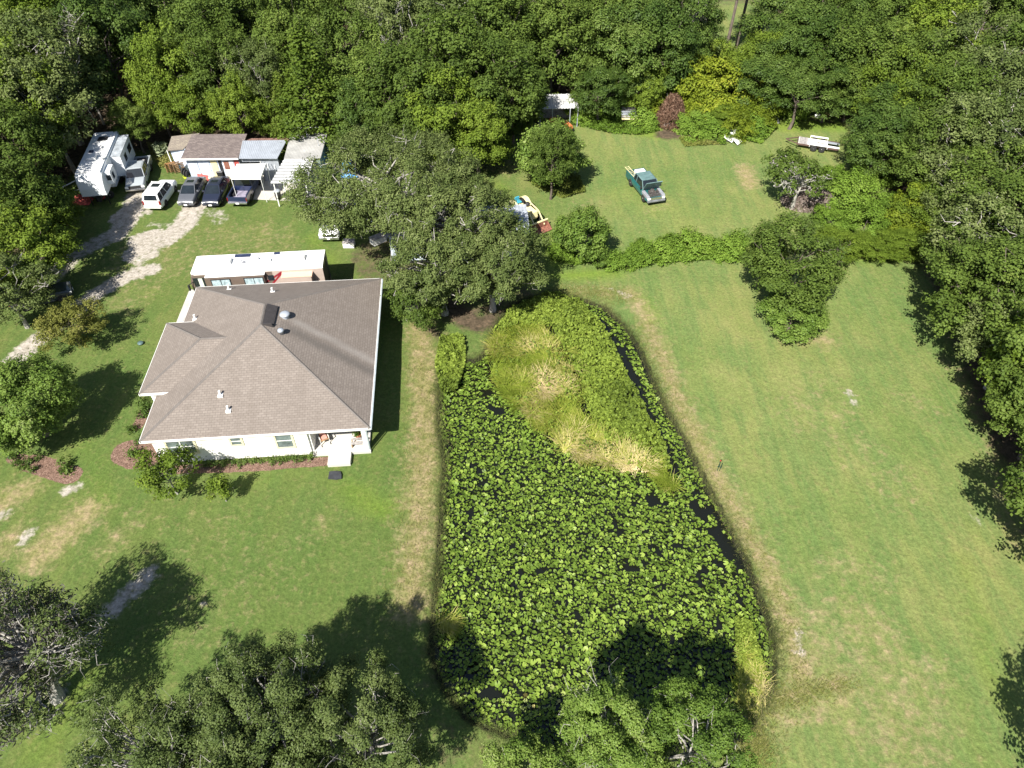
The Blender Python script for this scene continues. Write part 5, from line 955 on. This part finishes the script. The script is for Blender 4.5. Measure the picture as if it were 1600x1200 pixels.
# ------------------------------------------------------------------ sheds, canopy, carport
def sheet(mb, c00, c10, c11, c01, n, amp, along='u', m=0, th=.03, alt=None):
    """corrugated sheet between four corners; ridges run from edge 0 to edge 1 of the other direction"""
    c00, c10, c11, c01 = map(Vector, (c00, c10, c11, c01)); rows = []
    for i in range(2*n+1):
        f = i/(2*n); a = c00.lerp(c10, f) if along == 'v' else c00.lerp(c01, f); b = c01.lerp(c11, f) if along == 'v' else c10.lerp(c11, f)
        up = Vector((0, 0, amp*(i % 2))); rows.append((a+up, b+up))
    vs = [p for r_ in rows for p in r_]; vs += [p-Vector((0,0,th)) for p in vs]; k = len(rows); fs = []
    for i in range(k-1): fs += [(2*i,2*i+1,2*i+3,2*i+2), (2*k+2*i,2*k+2*i+2,2*k+2*i+3,2*k+2*i+1)]
    fs += [(0,2*k,2*k+1,1),(2*k-2,2*k-1,4*k-1,4*k-2)]
    for i in range(k-1): fs += [(2*i,2*i+2,2*k+2*i+2,2*k+2*i),(2*i+1,2*k+2*i+1,2*k+2*i+3,2*i+3)]
    k0 = len(mb.m); mb.add(vs, fs, m)
    if alt is not None:      # far slope of each rib takes a second material, its shade painted in
        for i in range(k-1):
            if i % 2: mb.m[k0+2*i] = alt
sh = thing('shed', 'long low shed with worn brown roof and chalky doors behind the parked cars', 'shed', (0, 0, 0))
a0, a1, a2, a3 = (*P(282,248,2.6),2.6), (*P(372,247,2.6),2.6), (*P(386,209,3.4),3.4), (*P(300,210,3.4),3.4)
mb = MB(); V4 = [Vector(a) for a in (a0, a1, a2, a3)]; mb.hexa([v-Vector((0,0,.1)) for v in V4], V4); o = mb.build('roof', M['oldshingle'], sh); uvroof(o)
mb = MB(); f0_, f1_ = Vector(a0), Vector(a1); dd = Vector((0,-.04,0)); mb.hexa([f0_+dd-Vector((0,0,.16)), f1_+dd-Vector((0,0,.16)), f1_-Vector((0,0,.16)), f0_-Vector((0,0,.16))],[f0_+dd, f1_+dd, f1_, f0_]); mb.build('fascia', M['white'], sh)
xl, xr, yf, yb = a0[0]+.25, a1[0]-.15, a0[1]+.5, a2[1]-.2
mb = MB(); mb.box(xl,xr,yf,yf+.08,0,2.62); mb.box(xl,xl+.08,yf+.08,yb,0,2.7); mb.box(xr-.08,xr,yf+.08,yb,0,2.7); mb.box(xl+.08,xr-.08,yb-.08,yb,0,3.2); mb.build('wall', M['paleblue'], sh)
for i, (fa, fb, mt_) in enumerate([(.02,.2,'paleblue'),(.23,.42,'paleblue'),(.45,.57,'cream'),(.60,.66,'dark'),(.68,.88,'white'),(.90,.99,'redboard')]):
    mb = MB(); mb.box(xl+(xr-xl)*fa, xl+(xr-xl)*fb, yf-.05, yf-.002, .05, 2.3); o = mb.build('door_panel', M[mt_], sh)
mb = MB(); mb.box(xl+(xr-xl)*.70, xl+(xr-xl)*.80, yf-.07, yf-.051, 1.2, 2.1); mb.build('board_patch', M['rust'], sh)
sh2 = thing('shed', 'small tan-roofed shed joined to the left end of the long brown shed', 'shed', (0,0,0))
a0, a1, a2, a3 = (*P(261,235,2.4),2.4), (*P(286,233,2.45),2.45), (*P(312,208,3.1),3.1), (*P(268,213,3.05),3.05); V4 = [Vector(a) for a in (a0, a1, a2, a3)]
mb = MB(); mb.hexa([v-Vector((0,0,.08)) for v in V4], V4); o = mb.build('roof', M['tanshingle'], sh2); uvroof(o)
mb = MB(); mb.box(a0[0]+.15, xl-.01, a0[1]+.3, a0[1]+.38, 0, 2.4); mb.box(a0[0]+.15, a0[0]+.23, a0[1]+.38, a3[1]-.2, 0, 2.4); mb.build('wall', M['paleblue'], sh2); mb = MB(); mb.bar((a0[0]+.05,a0[1],0),(a0[0]-.02,a0[1],2.4),.05); mb.build('corner_post', M['white'], sh2)
lt_ = thing('lean_to', 'lean-to with a galvanised corrugated roof between the brown shed and the white carport', 'shed', (0,0,0))
b0_, b1_, b2_, b3_ = (*P(373,248,2.75),2.75), (*P(433,248,2.75),2.75), (*P(448,219,3.2),3.2), (*P(379,220,3.2),3.2)
mb = MB(); sheet(mb, b0_, b1_, b2_, b3_, 22, .04, 'v'); mb.build('roof', M['galv'], lt_); mb = MB(); sheet(mb, (b3_[0],b3_[1]-.1,3.12), (b2_[0],b2_[1]-.1,3.12), (b2_[0]+.1,b2_[1]+1.3,2.8), (b3_[0]+.2,b3_[1]+1.3,2.8), 18, .04, 'v'); mb.build('rear_roof', M['rustsheet'], lt_)
mb = MB(); mb.box(b0_[0]+.1, b1_[0]-.1, b0_[1]+.4, b0_[1]+.48, 2.2, 2.72); mb.box(b0_[0]+1.9, b1_[0]-.1, b0_[1]+.4, b0_[1]+.48, 0, 2.2); mb.build('wall', M['galv'], lt_)
mb = MB(); mb.box(b0_[0]+.1, b0_[0]+1.9, b0_[1]+1.6, b0_[1]+1.7, 0, 2.7); mb.build('inner_wall', M['dark'], lt_)
GP = 'poles leaning between the lean-to and the carport'
for i in range(5): 
    mb = MB(); x0 = b0_[0]+2.1+i*.33; mb.bar((x0+.2*(i % 2), b0_[1]-.9+.1*i, 0), (x0-.15, b0_[1]+.36, 2.3-.1*i), .03, n=5); o = mb.build('leaning_pole', M['galv'] if i % 2 else M['white']); tag(o, 'thin pale pole leaning on the galvanised lean-to beside the canopy', 'pole', GP)
cn = thing('canopy', 'white square fabric canopy on thin poles over the cab of the navy pickup', 'canopy', (0,0,0))
p0, p1, p2, p3 = (*P(361,278,2.6),2.6), (*P(407,278,2.6),2.6), (*P(415.5,255,2.65),2.65), (*P(370,256,2.65),2.65); ctr = ((p0[0]+p2[0])/2, (p0[1]+p2[1])/2, 2.95)
mb = MB(); mb.add([p0,p1,p2,p3,ctr]+[(a[0],a[1],a[2]-.18) for a in (p0,p1,p2,p3)], [(0,1,4),(1,2,4),(2,3,4),(3,0,4),(0,5,6,1),(1,6,7,2),(2,7,8,3),(3,8,5,0)]); mb.build('cover', M['white'], cn)
for a in (p0,p1,p2,p3): mb = MB(); mb.bar((a[0],a[1],-.05),(a[0],a[1],a[2]-.02),.03,n=6); mb.build('pole', M['white'], cn)
cp = thing('carport', 'carport with a long white ribbed metal roof stepping up to an off-white rear section', 'carport', (0,0,0))
c0, c1, c2, c3 = (*P(423,286,2.6),2.6), (*P(480,285,2.6),2.6), (*P(491,245,2.85),2.85), (*P(446,245,2.85),2.85)
mb = MB(); sheet(mb, c0, c1, c2, c3, 9, .07, 'u', th=.04, alt=1); mb.build('front_roof', [M['whitesheet'], simple('shaded_rib_side', (.2,.205,.21), .6, var=.3, scale=1.5)], cp)  # grey second material paints shade onto the far rib slopes
e0, e1, e2, e3 = (*P(444,247,2.95),2.95), (*P(501,247,2.95),2.95), (*P(512,206,3.2),3.2), (*P(455,205,3.2),3.2); mb = MB(); sheet(mb, e0, e1, e2, e3, 26, .03, 'v', th=.05); mb.build('rear_roof', M['offwhitesheet'], cp)
for (x, y) in ((c0[0]+.2,c0[1]+.2),(c1[0]-.25,c1[1]+.2),(c0[0]+.3,c0[1]+2.6)): mb = MB(); mb.bar((x,y,-.05),(x,y,2.6),.06); mb.build('post', M['white'], cp)
mb = MB(); mb.box(e0[0]+.15, e1[0]-.2, e0[1]+.3, e0[1]+.38, 0, 2.85); mb.box(e1[0]-.28, e1[0]-.2, e0[1]+.38, e2[1]-.3, 0, 2.9); mb.box(e0[0]+.15, e0[0]+.23, e0[1]+.38, e2[1]-.3, 0, 2.9); mb.build('wall', simple('grey_green_metal', (.22,.28,.27), .6), cp)
mb = MB(); mb.bar((e1[0]-.6,e1[1]+2.3,3.1),(e1[0]-.6,e1[1]+2.3,4.0),.03); mb.build('roof_pole', M['galv'], cp)
x, y = P(477, 199, 4.2); an = thing('tv_antenna', 'television antenna on a mast behind the carport roof', 'antenna', (x, y, 0)); mb = MB(); mb.bar((0,0,0),(0,0,4.2),.03); mb.build('mast', M['galv'], an); mb = MB(); mb.bar((-1.2,0,4.2),(1.4,0,4.2),.02)
for k in range(7): mb.bar((-1.1+k*.36,-.35,4.22),(-1.1+k*.36,.35,4.22),.012)
mb.build('aerial', M['white'], an)
# clutter in front of the sheds
GD = 'wooden pallets leaning at the left end of the sheds'
for i, (a, b, tz) in enumerate([(268,262,.25),(274,262,.35),(280,263,.2)]):
    x, y = P(a, b, .6); o = thing('wooden_pallet', 'orange-brown wooden pallet leaning in a row at the left end of the sheds', 'pallet', (x, y, 0), .3+tz, GD); mb = MB()
    for k in range(6): mb.box(-.55,.55,-.02+.35-k*.06,.02+.35-k*.06,.04+k*.2,.16+k*.2)
    mb.build('slats', M['wood'] if i else simple('orange_wood', (.42,.2,.08), .85, var=.3), o); mb = MB()
    for k in (-.5,0,.5): mb.bar((k,.30,.02),(k,-.02,1.2),.035)
    mb.build('bearers', M['wood'], o)
x, y = P(280, 253, .9); o = thing('blue_barrel', 'blue plastic drum behind the leaning pallets', 'barrel', (x, y, 0)); mb = MB(); mb.lathe([(.01,0),(.26,0),(.29,.1),(.29,.42),(.30,.44),(.29,.46),(.29,.8),(.26,.88),(.01,.88)], n=18); mb.build('drum', M['bluefab'], o, True); mb = MB(); mb.lathe([(.01,.88),(.05,.88),(.05,.92),(.01,.93)],(.14,0,0),8); mb.build('bung', M['white'], o)
for i, (a, b) in enumerate([(287,268),(290,271),(293,273),(296,268)]):
    x, y = P(a, b, .35); o = thing('bicycle_tyre', 'old black tyre leaning on the chalky shed wall', 'tyre', (x, y, 0), 1.2+.2*i, 'old tyres leaning on the shed wall'); mb = MB(); mb.lathe([(.24,-.06),(.36,-.06),(.38,0),(.36,.06),(.24,.06),(.26,0)],(0,0,.37),18,'y'); mb.build('tread', M['tyre'], o, True)
x, y = P(291, 276, .1); o = MB(); o.lathe([(.01,0),(.3,0),(.33,.16),(.28,.16),(.26,.05),(.01,.05)], n=16); o = o.build('plastic_tub', M['yellow']); o.location = (x, y, 0); tag(o, 'small acid-yellow plastic tub on the grass below the tyres', 'tub')
x, y = P(318, 277, .3); o = thing('red_mat', 'red board leaning above the roof of the grey sedan', 'board', (x, y, 0), .1); mb = MB(); mb.hexa([(-.55,-.35,0),(.55,-.35,0),(.55,-.3,0),(-.55,-.3,0)],[(-.55,.2,.95),(.5,.2,.95),(.5,.25,.95),(-.55,.25,.95)]); mb.build('board', M['redboard'], o); mb = MB(); mb.bar((0,-.1,0),(0,.3,.8),.03); mb.build('prop', M['wood'], o)
x, y = P(346, 275, .4); o = thing('wheeled_bin', 'dark bin and folded frame between the shed doors', 'bin', (x, y, 0)); mb = MB(); mb.hexa([(-.25,-.25,.05),(.25,-.25,.05),(.25,.25,.05),(-.25,.25,.05)],[(-.3,-.32,.95),(.3,-.32,.95),(.3,.3,.95),(-.3,.3,.95)]); mb.build('bin_body', M['dark'], o, bevel=.02); mb = MB(); mb.box(-.32,.32,-.35,.32,.95,1.02); mb.build('lid', simple('grey_lid', (.12,.12,.13), .6), o, bevel=.02)
x, y = P(359, 281, .3); o = thing('planter', 'cream stone planter beside the canopy pole', 'planter', (x, y, 0)); mb = MB(); mb.lathe([(.01,0),(.2,0),(.16,.12),(.34,.46),(.38,.5),(.3,.5),(.26,.42),(.01,.4)], n=16); mb.build('bowl', simple('cream_stone', (.55,.48,.32), .9), o, True)
x, y = P(331, 280, .2); o = thing('cardboard_box', 'pale cardboard box right of the red board', 'box', (x, y, 0), .4); mb = MB(); mb.box(-.3,.3,-.25,.25,0,.4); mb.build('carton', simple('pale_card', (.6,.55,.4), .9), o); mb = MB(); mb.hexa([(-.3,-.25,.4),(.3,-.25,.4),(.3,-.45,.5),(-.3,-.45,.5)],[(-.3,-.25,.42),(.3,-.25,.42),(.3,-.45,.52),(-.3,-.45,.52)]); mb.build('flap', simple('pale_card2', (.6,.55,.4), .9), o)
x, y = P(434, 304, .5); o = thing('trash_can', 'dark cylinder bin by the front post of the white carport', 'bin', (x, y, .05)); mb = MB(); mb.lathe([(.01,0),(.28,0),(.32,.85),(.01,.87)], n=16); mb.build('can', M['dark'], o, True); mb = MB(); mb.lathe([(.34,.82),(.34,.9),(.2,.98),(.01,1.0)], n=16); mb.build('lid', M['galv'], o, True)
# mobile home and clutter below the huge oak
x, y = P(716, 346, 2.8); mh = thing('mobile_home', 'long grey-roofed mobile home almost hidden under the huge live oak', 'mobile home', (x, y, 0), .06)
mb = MB(); mb.box(-6,6,-2.1,2.1,.3,2.9); mb.build('wall', M['paleblue'], mh); mb = MB(); sheet(mb, (-6.2,-2.3,2.9),(6.2,-2.3,2.9),(6.2,0,3.25),(-6.2,0,3.25),40,.02,'v'); sheet(mb, (-6.2,0,3.25),(6.2,0,3.25),(6.2,2.3,2.9),(-6.2,2.3,2.9),40,.02,'v'); mb.build('roof', M['greyroof'], mh)
for xx in (-5,-1.5,2,5.5): mb = MB(); mb.box(xx-.5,xx+.5,-2.14,-2.1,1.3,2.3); mb.build('window', M['glass'], mh)
mb = MB(); mb.box(-6,6,-2.08,2.08,0,.3); mb.build('skirting', M['dark'], mh)
x, y = P(592, 312, 2.5); mh = thing('box_trailer', 'pale blue-white enclosed trailer under the left side of the huge live oak', 'trailer', (x, y, 0), .02); mb = MB(); mb.box(-2.6,2.6,-1.1,1.1,.6,2.6); mb.build('body', M['rvwhite'], mh, bevel=.05)
for s in (-1,1): wheel(mh, 0, s*1.05, .36, .22, M['rimwhite'])
x, y = P(546, 250, .9); tb = thing('tarped_pile', 'pile covered by a bright blue tarp behind the huge live oak', 'tarp', (x, y, 0), .15); r = np.random.default_rng(9); mb = MB(); nx_, ny_ = 7, 12; vs = []
for j in range(ny_):
    for i in range(nx_):
        u_ = i/(nx_-1)*2-1; v_ = j/(ny_-1)*2-1; vs.append((u_*1.0+.05*r.normal(), v_*2.3+.05*r.normal(), max(0, 1.2*(1-abs(u_)**3)*(1-abs(v_)**5)+.1*r.normal()*(abs(u_) < .9))))
mb.add(vs, [(j*nx_+i, j*nx_+i+1, (j+1)*nx_+i+1, (j+1)*nx_+i) for j in range(ny_-1) for i in range(nx_-1)]); mb.build('cover', M['tarp'], tb)
x, y = P(590, 228, .5); o = thing('water_heater', 'white upright tank standing in weeds behind the huge live oak', 'tank', (x, y, 0)); mb = MB(); mb.lathe([(.01,0),(.28,0),(.28,1.4),(.24,1.5),(.01,1.52)], n=16); mb.build('tank', M['white'], o, True); mb = MB(); mb.bar((.1,0,1.5),(.1,0,1.7),.03); mb.build('pipe', M['galv'], o)
x, y = P(617, 205, .4); o = thing('garden_cart', 'dark green cart with an orange load at the edge of the wood', 'cart', (x, y, 0)); mb = MB(); mb.hexa([(-.5,-.35,.35),(.5,-.35,.35),(.5,.35,.35),(-.5,.35,.35)],[(-.6,-.45,.8),(.6,-.45,.8),(.6,.45,.8),(-.6,.45,.8)]); mb.build('tray', simple('green_plastic', (.01,.12,.1), .5), o); mb = MB(); mb.lathe([(.01,.95),(.3,.9),(.45,.78),(.3,.7)], n=10); mb.build('load', M['orange'], o)
for s in (-.4,.4): mb = MB(); mb.lathe([(.01,-.05),(.2,-.05),(.2,.05),(.01,.05)],(0,s,.2),12,'y'); mb.build('wheel', M['tyre'], o)
for i, (a, b, sz) in enumerate([(545,380,.5),(591,374,.7),(640,385,.5),(655,392,.45),(710,395,.5)]):
    x, y = P(a, b, .3); o = thing('crate', ['low white crate','round-topped white drum crate','grey crate','small brown crate','dark crate'][i]+' lying below the front edge of the huge oak', 'crate', (x, y, 0), i*.7); mb = MB(); mb.box(-sz,sz,-.35,.35,0,.5+.1*i); mb.build('side', [M['white'],M['white'],M['greywood'],M['wood'],M['dark']][i], o); mb = MB(); mb.box(-sz-.03,sz+.03,-.38,.38,.5+.1*i,.55+.1*i); mb.build('lid', M['greywood'], o)

# ------------------------------------------------------------------ loader tractor (local +x = front)
pr, pf = P(812, 322, .6), P(838, 352, .3); a = heading(pr, pf); cx_, cy_ = (pr[0]+pf[0])/2-.2, (pr[1]+pf[1])/2+.2
tr = thing('loader_tractor', 'cream-painted tractor with a front loader bucket and blue seat on the lawn', 'tractor', (cx_, cy_, 0), a+.12)
mb = MB(); mb.box(-1.6,.5,-.22,.22,.55,.95); mb.box(-.2,1.5,-.3,.3,.75,1.45); mb.box(-1.5,-.9,-.4,.4,.6,1.05); mb.build('chassis', M['cream'], tr, bevel=.03)
mb = MB(); mb.loft([[(-.15,-.34,1.0),(-.15,.34,1.0),(-.15,.28,1.52),(-.15,-.28,1.52)],[(1.2,-.32,1.0),(1.2,.32,1.0),(1.2,.26,1.46),(1.2,-.26,1.46)],[(1.55,-.3,.9),(1.55,.3,.9),(1.5,.24,1.36),(1.5,-.24,1.36)]]); mb.build('hood', M['cream'], tr, bevel=.02)
mb = MB(); mb.lathe([(.01,0),(.19,0),(.22,.1),(.22,.3),(.16,.36),(.01,.38)],(.25,0,1.5),16); mb.build('air_cleaner', M['dark'], tr, True)
for s in (-1, 1):
    wheel(tr, -1.15, s*.88, .72, .4, M['rimwhite'], .55); wheel(tr, 1.15, s*.75, .38, .22, M['rimwhite'], .55)
    mb = MB(); prev = None
    for k in range(8): t0 = math.radians(20+k*20); p_ = (-1.15+math.cos(t0)*.82, s*.72, .72+math.sin(t0)*.82); 
    for k in range(7):
        t0, t1 = math.radians(20+k*20), math.radians(40+k*20); q = [(-1.15+math.cos(t)*R_, yy, .72+math.sin(t)*R_) for R_ in (.79,.83) for t in (t0, t1) for yy in (s*.72-.24, s*.72+.24)]; mb.add(q, [(0,1,3,2),(4,6,7,5),(0,4,5,1),(2,3,7,6),(0,2,6,4),(1,5,7,3)])
    mb.build('fender', M['cream'], tr); mb = MB(); mb.bar((-.45,s*.52,.6),(-.3,s*.52,1.6),.07); mb.bar((-.3,s*.52,1.6),(1.3,s*.52,1.35),.065); mb.bar((1.3,s*.52,1.35),(2.3,s*.52,.35),.065); mb.bar((-.3,s*.55,.8),(1.2,s*.55,1.25),.04); mb.build('loader_arm', M['cream'], tr)
mb = MB(); yb = .95; mb.hexa([(2.2,-yb,.05),(3.0,-yb,.0),(3.0,yb,.0),(2.2,yb,.05)],[(2.2,-yb,.09),(3.0,-yb,.04),(3.0,yb,.04),(2.2,yb,.09)]); mb.box(2.16,2.22,-yb,yb,.05,.7); mb.hexa([(2.2,-yb,.05),(2.95,-yb,.02),(2.2,-yb,.6),(2.2,-yb,.5)],[(2.2,-yb+.04,.05),(2.95,-yb+.04,.02),(2.2,-yb+.04,.6),(2.2,-yb+.04,.5)]); mb.hexa([(2.2,yb-.04,.05),(2.95,yb-.04,.02),(2.2,yb-.04,.6),(2.2,yb-.04,.5)],[(2.2,yb,.05),(2.95,yb,.02),(2.2,yb,.6),(2.2,yb,.5)]); bk = mb.build('bucket', M['rust'], tr); mb = MB(); mb.box(2.1,2.24,-yb-.03,yb+.03,.68,.78); mb.build('bucket_lip', M['cream'], bk)
mb = MB(); mb.box(-1.45,-.95,-.26,.26,1.2,1.3); mb.box(-1.55,-1.42,-.26,.26,1.2,1.65); mb.build('seat', simple('turquoise_seat', (.05,.3,.4), .5), tr, bevel=.04); mb = MB(); mb.bar((-.3,0,1.4),(-.65,0,1.75),.03); mb.lathe([(.19,-.015),(.21,0),(.19,.015),(.17,0)],(-.65,0,1.75),16); mb.build('steering_wheel', M['dark'], tr)
mb = MB(); mb.box(-2.2,-1.6,-.45,.45,.35,.7); mb.bar((-1.6,.3,.5),(-2.3,.3,.9),.05); mb.bar((-1.6,-.3,.5),(-2.3,-.3,.9),.05); mb.build('rear_implement', simple('pale_green_steel', (.25,.42,.32), .6), tr)
# ------------------------------------------------------------------ flatbed trailer
u0, u1 = P(1231, 217, .5), P(1311, 229, .5); a = heading(u1, u0); ut = thing('flatbed_trailer', 'twin-axle flatbed car trailer with a white deck at the right of the back lawn', 'trailer', ((u0[0]+u1[0])/2, (u0[1]+u1[1])/2, 0), a); 
mb = MB(); mb.box(-2.7,1.6,-.88,-.80,.42,.58); mb.box(-2.7,1.6,.80,.88,.42,.58); mb.box(1.6,1.68,-.88,.88,.42,.58); mb.bar((1.6,-.8,.5),(2.9,0,.5),.06); mb.bar((1.6,.8,.5),(2.9,0,.5),.06); mb.build('frame', simple('brown_steel_frame', (.1,.06,.05), .7), ut)
mb = MB(); mb.box(-1.5,1.55,-.795,.795,.52,.575); mb.build('deck', M['white'], ut); mb = MB(); mb.box(.6,1.5,-.78,.78,.576,.62); mb.box(-1.1,-.4,-.15,.15,.576,.6); mb.build('deck_boards', M['greywood'], ut)
for s in (-1, 1):
    mb = MB(); mb.box(-1.45,.35,s*1.02-.14,s*1.02+.14,.74,.78); mb.box(.35,.39,s*1.02-.14,s*1.02+.14,.5,.78); mb.box(-1.49,-1.45,s*1.02-.14,s*1.02+.14,.5,.78); mb.build('fender', M['white'], ut)
    mb = MB(); mb.hexa([(-2.7,s*.5-.22,.5),(-1.5,s*.5-.22,.53),(-1.5,s*.5+.22,.53),(-2.7,s*.5+.22,.5)],[(-2.75,s*.5-.22,.54),(-1.5,s*.5-.22,.57),(-1.5,s*.5+.22,.57),(-2.75,s*.5+.22,.54)]); mb.build('ramp', M['white'] if s > 0 else M['galv'], ut)
    for xx in (-.12,-.98): wheel(ut, xx, s*1.02, .33, .2, M['rim'])
# ------------------------------------------------------------------ open shed with tractor, wood rack, brush, boat, debris
x0, y0 = P(842,171,2.1); x1, y1 = P(905,169,2.1); os_ = thing('open_shed', 'open-fronted pole shed with a white corrugated roof under the trees', 'shed', (0,0,0))
mb = MB(); sheet(mb, (x0,y0,2.1), (x1,y1,2.1), (x1-.1,y1+2.7,2.6), (x0-.2,y0+2.7,2.6), 14, .07, 'v'); mb.build('roof', M['whitesheet'], os_)
for i, f in enumerate((.04,.34,.78,.97)): mb = MB(); mb.bar((x0+(x1-x0)*f,y0+.2,-.05),(x0+(x1-x0)*f,y0+.2,2.1),.06); mb.build('post', M['galv'], os_)
mb = MB(); mb.box(x0,x1,y0+2.4,y0+2.5,0,2.5); mb.box(x0-.0,x0+.08,y0+.5,y0+2.4,0,2.1); mb.box(x1-.1,x1-.02,y0+.5,y0+2.4,0,2.1); mb.build('wall', M['greywood'], os_)
x, y = P(882, 195, .5); o = thing('orange_tractor', 'faded orange-red garden tractor parked in front of the open shed', 'tractor', (x, y, 0), -.95); mb = MB(); mb.loft([[(.1,-.28,.5),(.1,.28,.5),(.1,.24,.95),(.1,-.24,.95)],[(1.1,-.26,.5),(1.1,.26,.5),(1.1,.2,.9),(1.1,-.2,.9)],[(1.3,-.22,.5),(1.3,.22,.5),(1.25,.16,.8),(1.25,-.16,.8)]]); mb.build('hood', M['orange'], o, bevel=.05)
mb = MB(); mb.box(-1.2,.2,-.45,.45,.42,.6); mb.box(-1.0,-.4,-.5,.5,.6,.72); mb.build('chassis', M['orange'], o, bevel=.03); mb = MB(); mb.box(-.8,-.35,-.24,.24,.72,.85); mb.box(-.95,-.8,-.24,.24,.75,1.15); mb.build('seat', M['dark'], o, bevel=.03); mb = MB(); mb.bar((.1,0,.9),(-.15,0,1.15),.02); mb.lathe([(.15,-.01),(.17,0),(.15,.01),(.13,0)],(-.15,0,1.15),12); mb.build('steering_wheel', M['dark'], o)
for s in (-1,1): wheel(o, -.75, s*.52, .34, .25, M['rim']); wheel(o, .95, s*.42, .22, .15, M['rim'])
x, y = P(868, 190, .5); o = thing('orange_cart', 'orange tipping cart behind the garden tractor', 'cart', (x, y, 0), -.4); mb = MB(); mb.hexa([(-.5,-.4,.35),(.5,-.4,.35),(.5,.4,.35),(-.5,.4,.35)],[(-.7,-.55,.75),(.7,-.55,.75),(.7,.55,.75),(-.7,.55,.75)]); mb.build('tray', M['orange'], o)
for s in (-.5,.5): mb = MB(); mb.lathe([(.01,-.06),(.24,-.06),(.24,.06),(.01,.06)],(0,s,.24),12,'y'); mb.build('wheel', M['tyre'], o)
x, y = P(982, 184, .5); o = thing('lumber_rack', 'rack of weathered boards and grey scrap standing in the weeds', 'rack', (x, y, 0), .03)
for k, (yy, zz, mt_) in enumerate([(-.9,.75,'tarp2'),(-.5,.85,'greywood'),(-.1,.95,'galv'),(.3,1.05,'galv'),(.7,1.1,'greywood'),(1.05,1.2,'greywood'),(1.35,1.25,'wood')]):
    mm = M['cream'] if k == 0 else M[mt_]; mb = MB(); mb.box(-.95+.04*k,.95-.03*k,yy-.15,yy+.15,zz,zz+.09); mb.build('board', mm, o)
for sx in (-.85,.85):
    for sy in (-.85, 1.2): mb = MB(); mb.bar((sx,sy,-.05),(sx,sy,.8),.05); mb.build('leg', M['dark'], o)
x, y = P(1050, 178, .9); o = thing('brush_pile', 'tall pile of red-brown dead brush against the thicket', 'brush pile', (x, y, 0)); r = np.random.default_rng(55); n = 5200; az = r.random(n)*6.283; rad = r.random(n)**.6; pp = np.stack([np.cos(az)*rad*1.9, np.sin(az)*rad*2.6, np.maximum(.03, (1-rad**2)*3.2*r.random(n)**.35)], 1); nn = rand_dirs(r, n); nn[:, 2] *= .3
quads('twigs', leaves_at(r, pp, nn, .55, 9), L['brush'], o, r.random(n)); mb = MB()
for k in range(60): a_ = r.random()*6.28; R_ = r.random()*1.4; q = Vector((math.cos(a_)*R_, math.sin(a_)*R_*1.5, (1-R_*.6)*1.9)); mb.bar(q*.6, q+Vector(r.normal(size=3))*.5+Vector((0,.2,.3)), .03, n=4, r2=.01)
mb.build('branches', M['greybark'], o)
x, y = P(1268, 308, .6); o = thing('brush_pile', 'grey and purplish heap of dead brush behind the twisted oak', 'brush pile', (x, y, 0)); n = 5200; az = r.random(n)*6.283; rad = r.random(n)**.6; pp = np.stack([np.cos(az)*rad*2.9, np.sin(az)*rad*2.1, np.maximum(.03, (1-rad**2)*1.5*r.random(n)**.4)], 1); quads('twigs', leaves_at(r, pp, rand_dirs(r, n)*[1,1,.3], .4, 8), leafmat('grey_brush', [(0,(.09,.06,.05)),(.6,(.22,.17,.15)),(1,(.4,.34,.3))], .05, .9), o, r.random(n))
x, y = P(1042, 194, .2); o = thing('white_basin', 'round white basin at the foot of the brown brush pile', 'basin', (x, y, 0)); mb = MB(); mb.lathe([(.01,.04),(.25,.06),(.36,.2),(.4,.2),(.3,0),(.01,0)], n=16); mb.build('bowl', M['white'], o, True); mb = MB(); mb.lathe([(.01,0),(.12,0),(.12,.18),(.01,.2)],(.55,-.3,0),10); mb.build('jar', M['white'], o)
GS = 'white scrap panels on the ground at the thicket'
for i, (a, b, sx, sy, rz) in enumerate([(1136,213,.35,.7,.3),(1146,212,.5,1.0,.15),(1152,220,.5,.4,.8),(1138,218,.25,.5,1.2),(1205,172,.7,.9,.2),(1210,184,.35,1.2,.1),(1198,188,.6,.25,.5)]):
    x, y = P(a, b, .3); mb = MB(); mb.hexa([(-sx,-sy,.1),(sx,-sy*.8,.1),(sx,sy,.65),(-sx*.9,sy,.55)],[(-sx,-sy,.14),(sx,-sy*.8,.15),(sx,sy,.7),(-sx*.9,sy,.6)]); o = mb.build('scrap_panel', M['white']); o.location = (x, y, 0); o.rotation_euler = (0,0,rz); tag(o, 'crumpled white scrap panel lying at the foot of the yellow-green thicket' if i < 4 else 'white broken panel against the right end of the thicket', 'panel', GS if i < 4 else 'white broken panels at the right end of the thicket')
for i, (a, b) in enumerate([(1278,180),(1286,182),(1292,179)]):
    x, y = P(a, b, .2); mb = MB(); mb.lathe([(.01,0),(.3,.02),(.36,.2),(.22,.42),(.01,.46)], n=9); o = mb.build('trash_sack', [M['white'],M['rust'],M['wood']][i]); o.location = (x, y, 0); tag(o, ['pale','rust-coloured','brown'][i]+' sack dumped below the dark trees behind the flatbed trailer', 'sack')
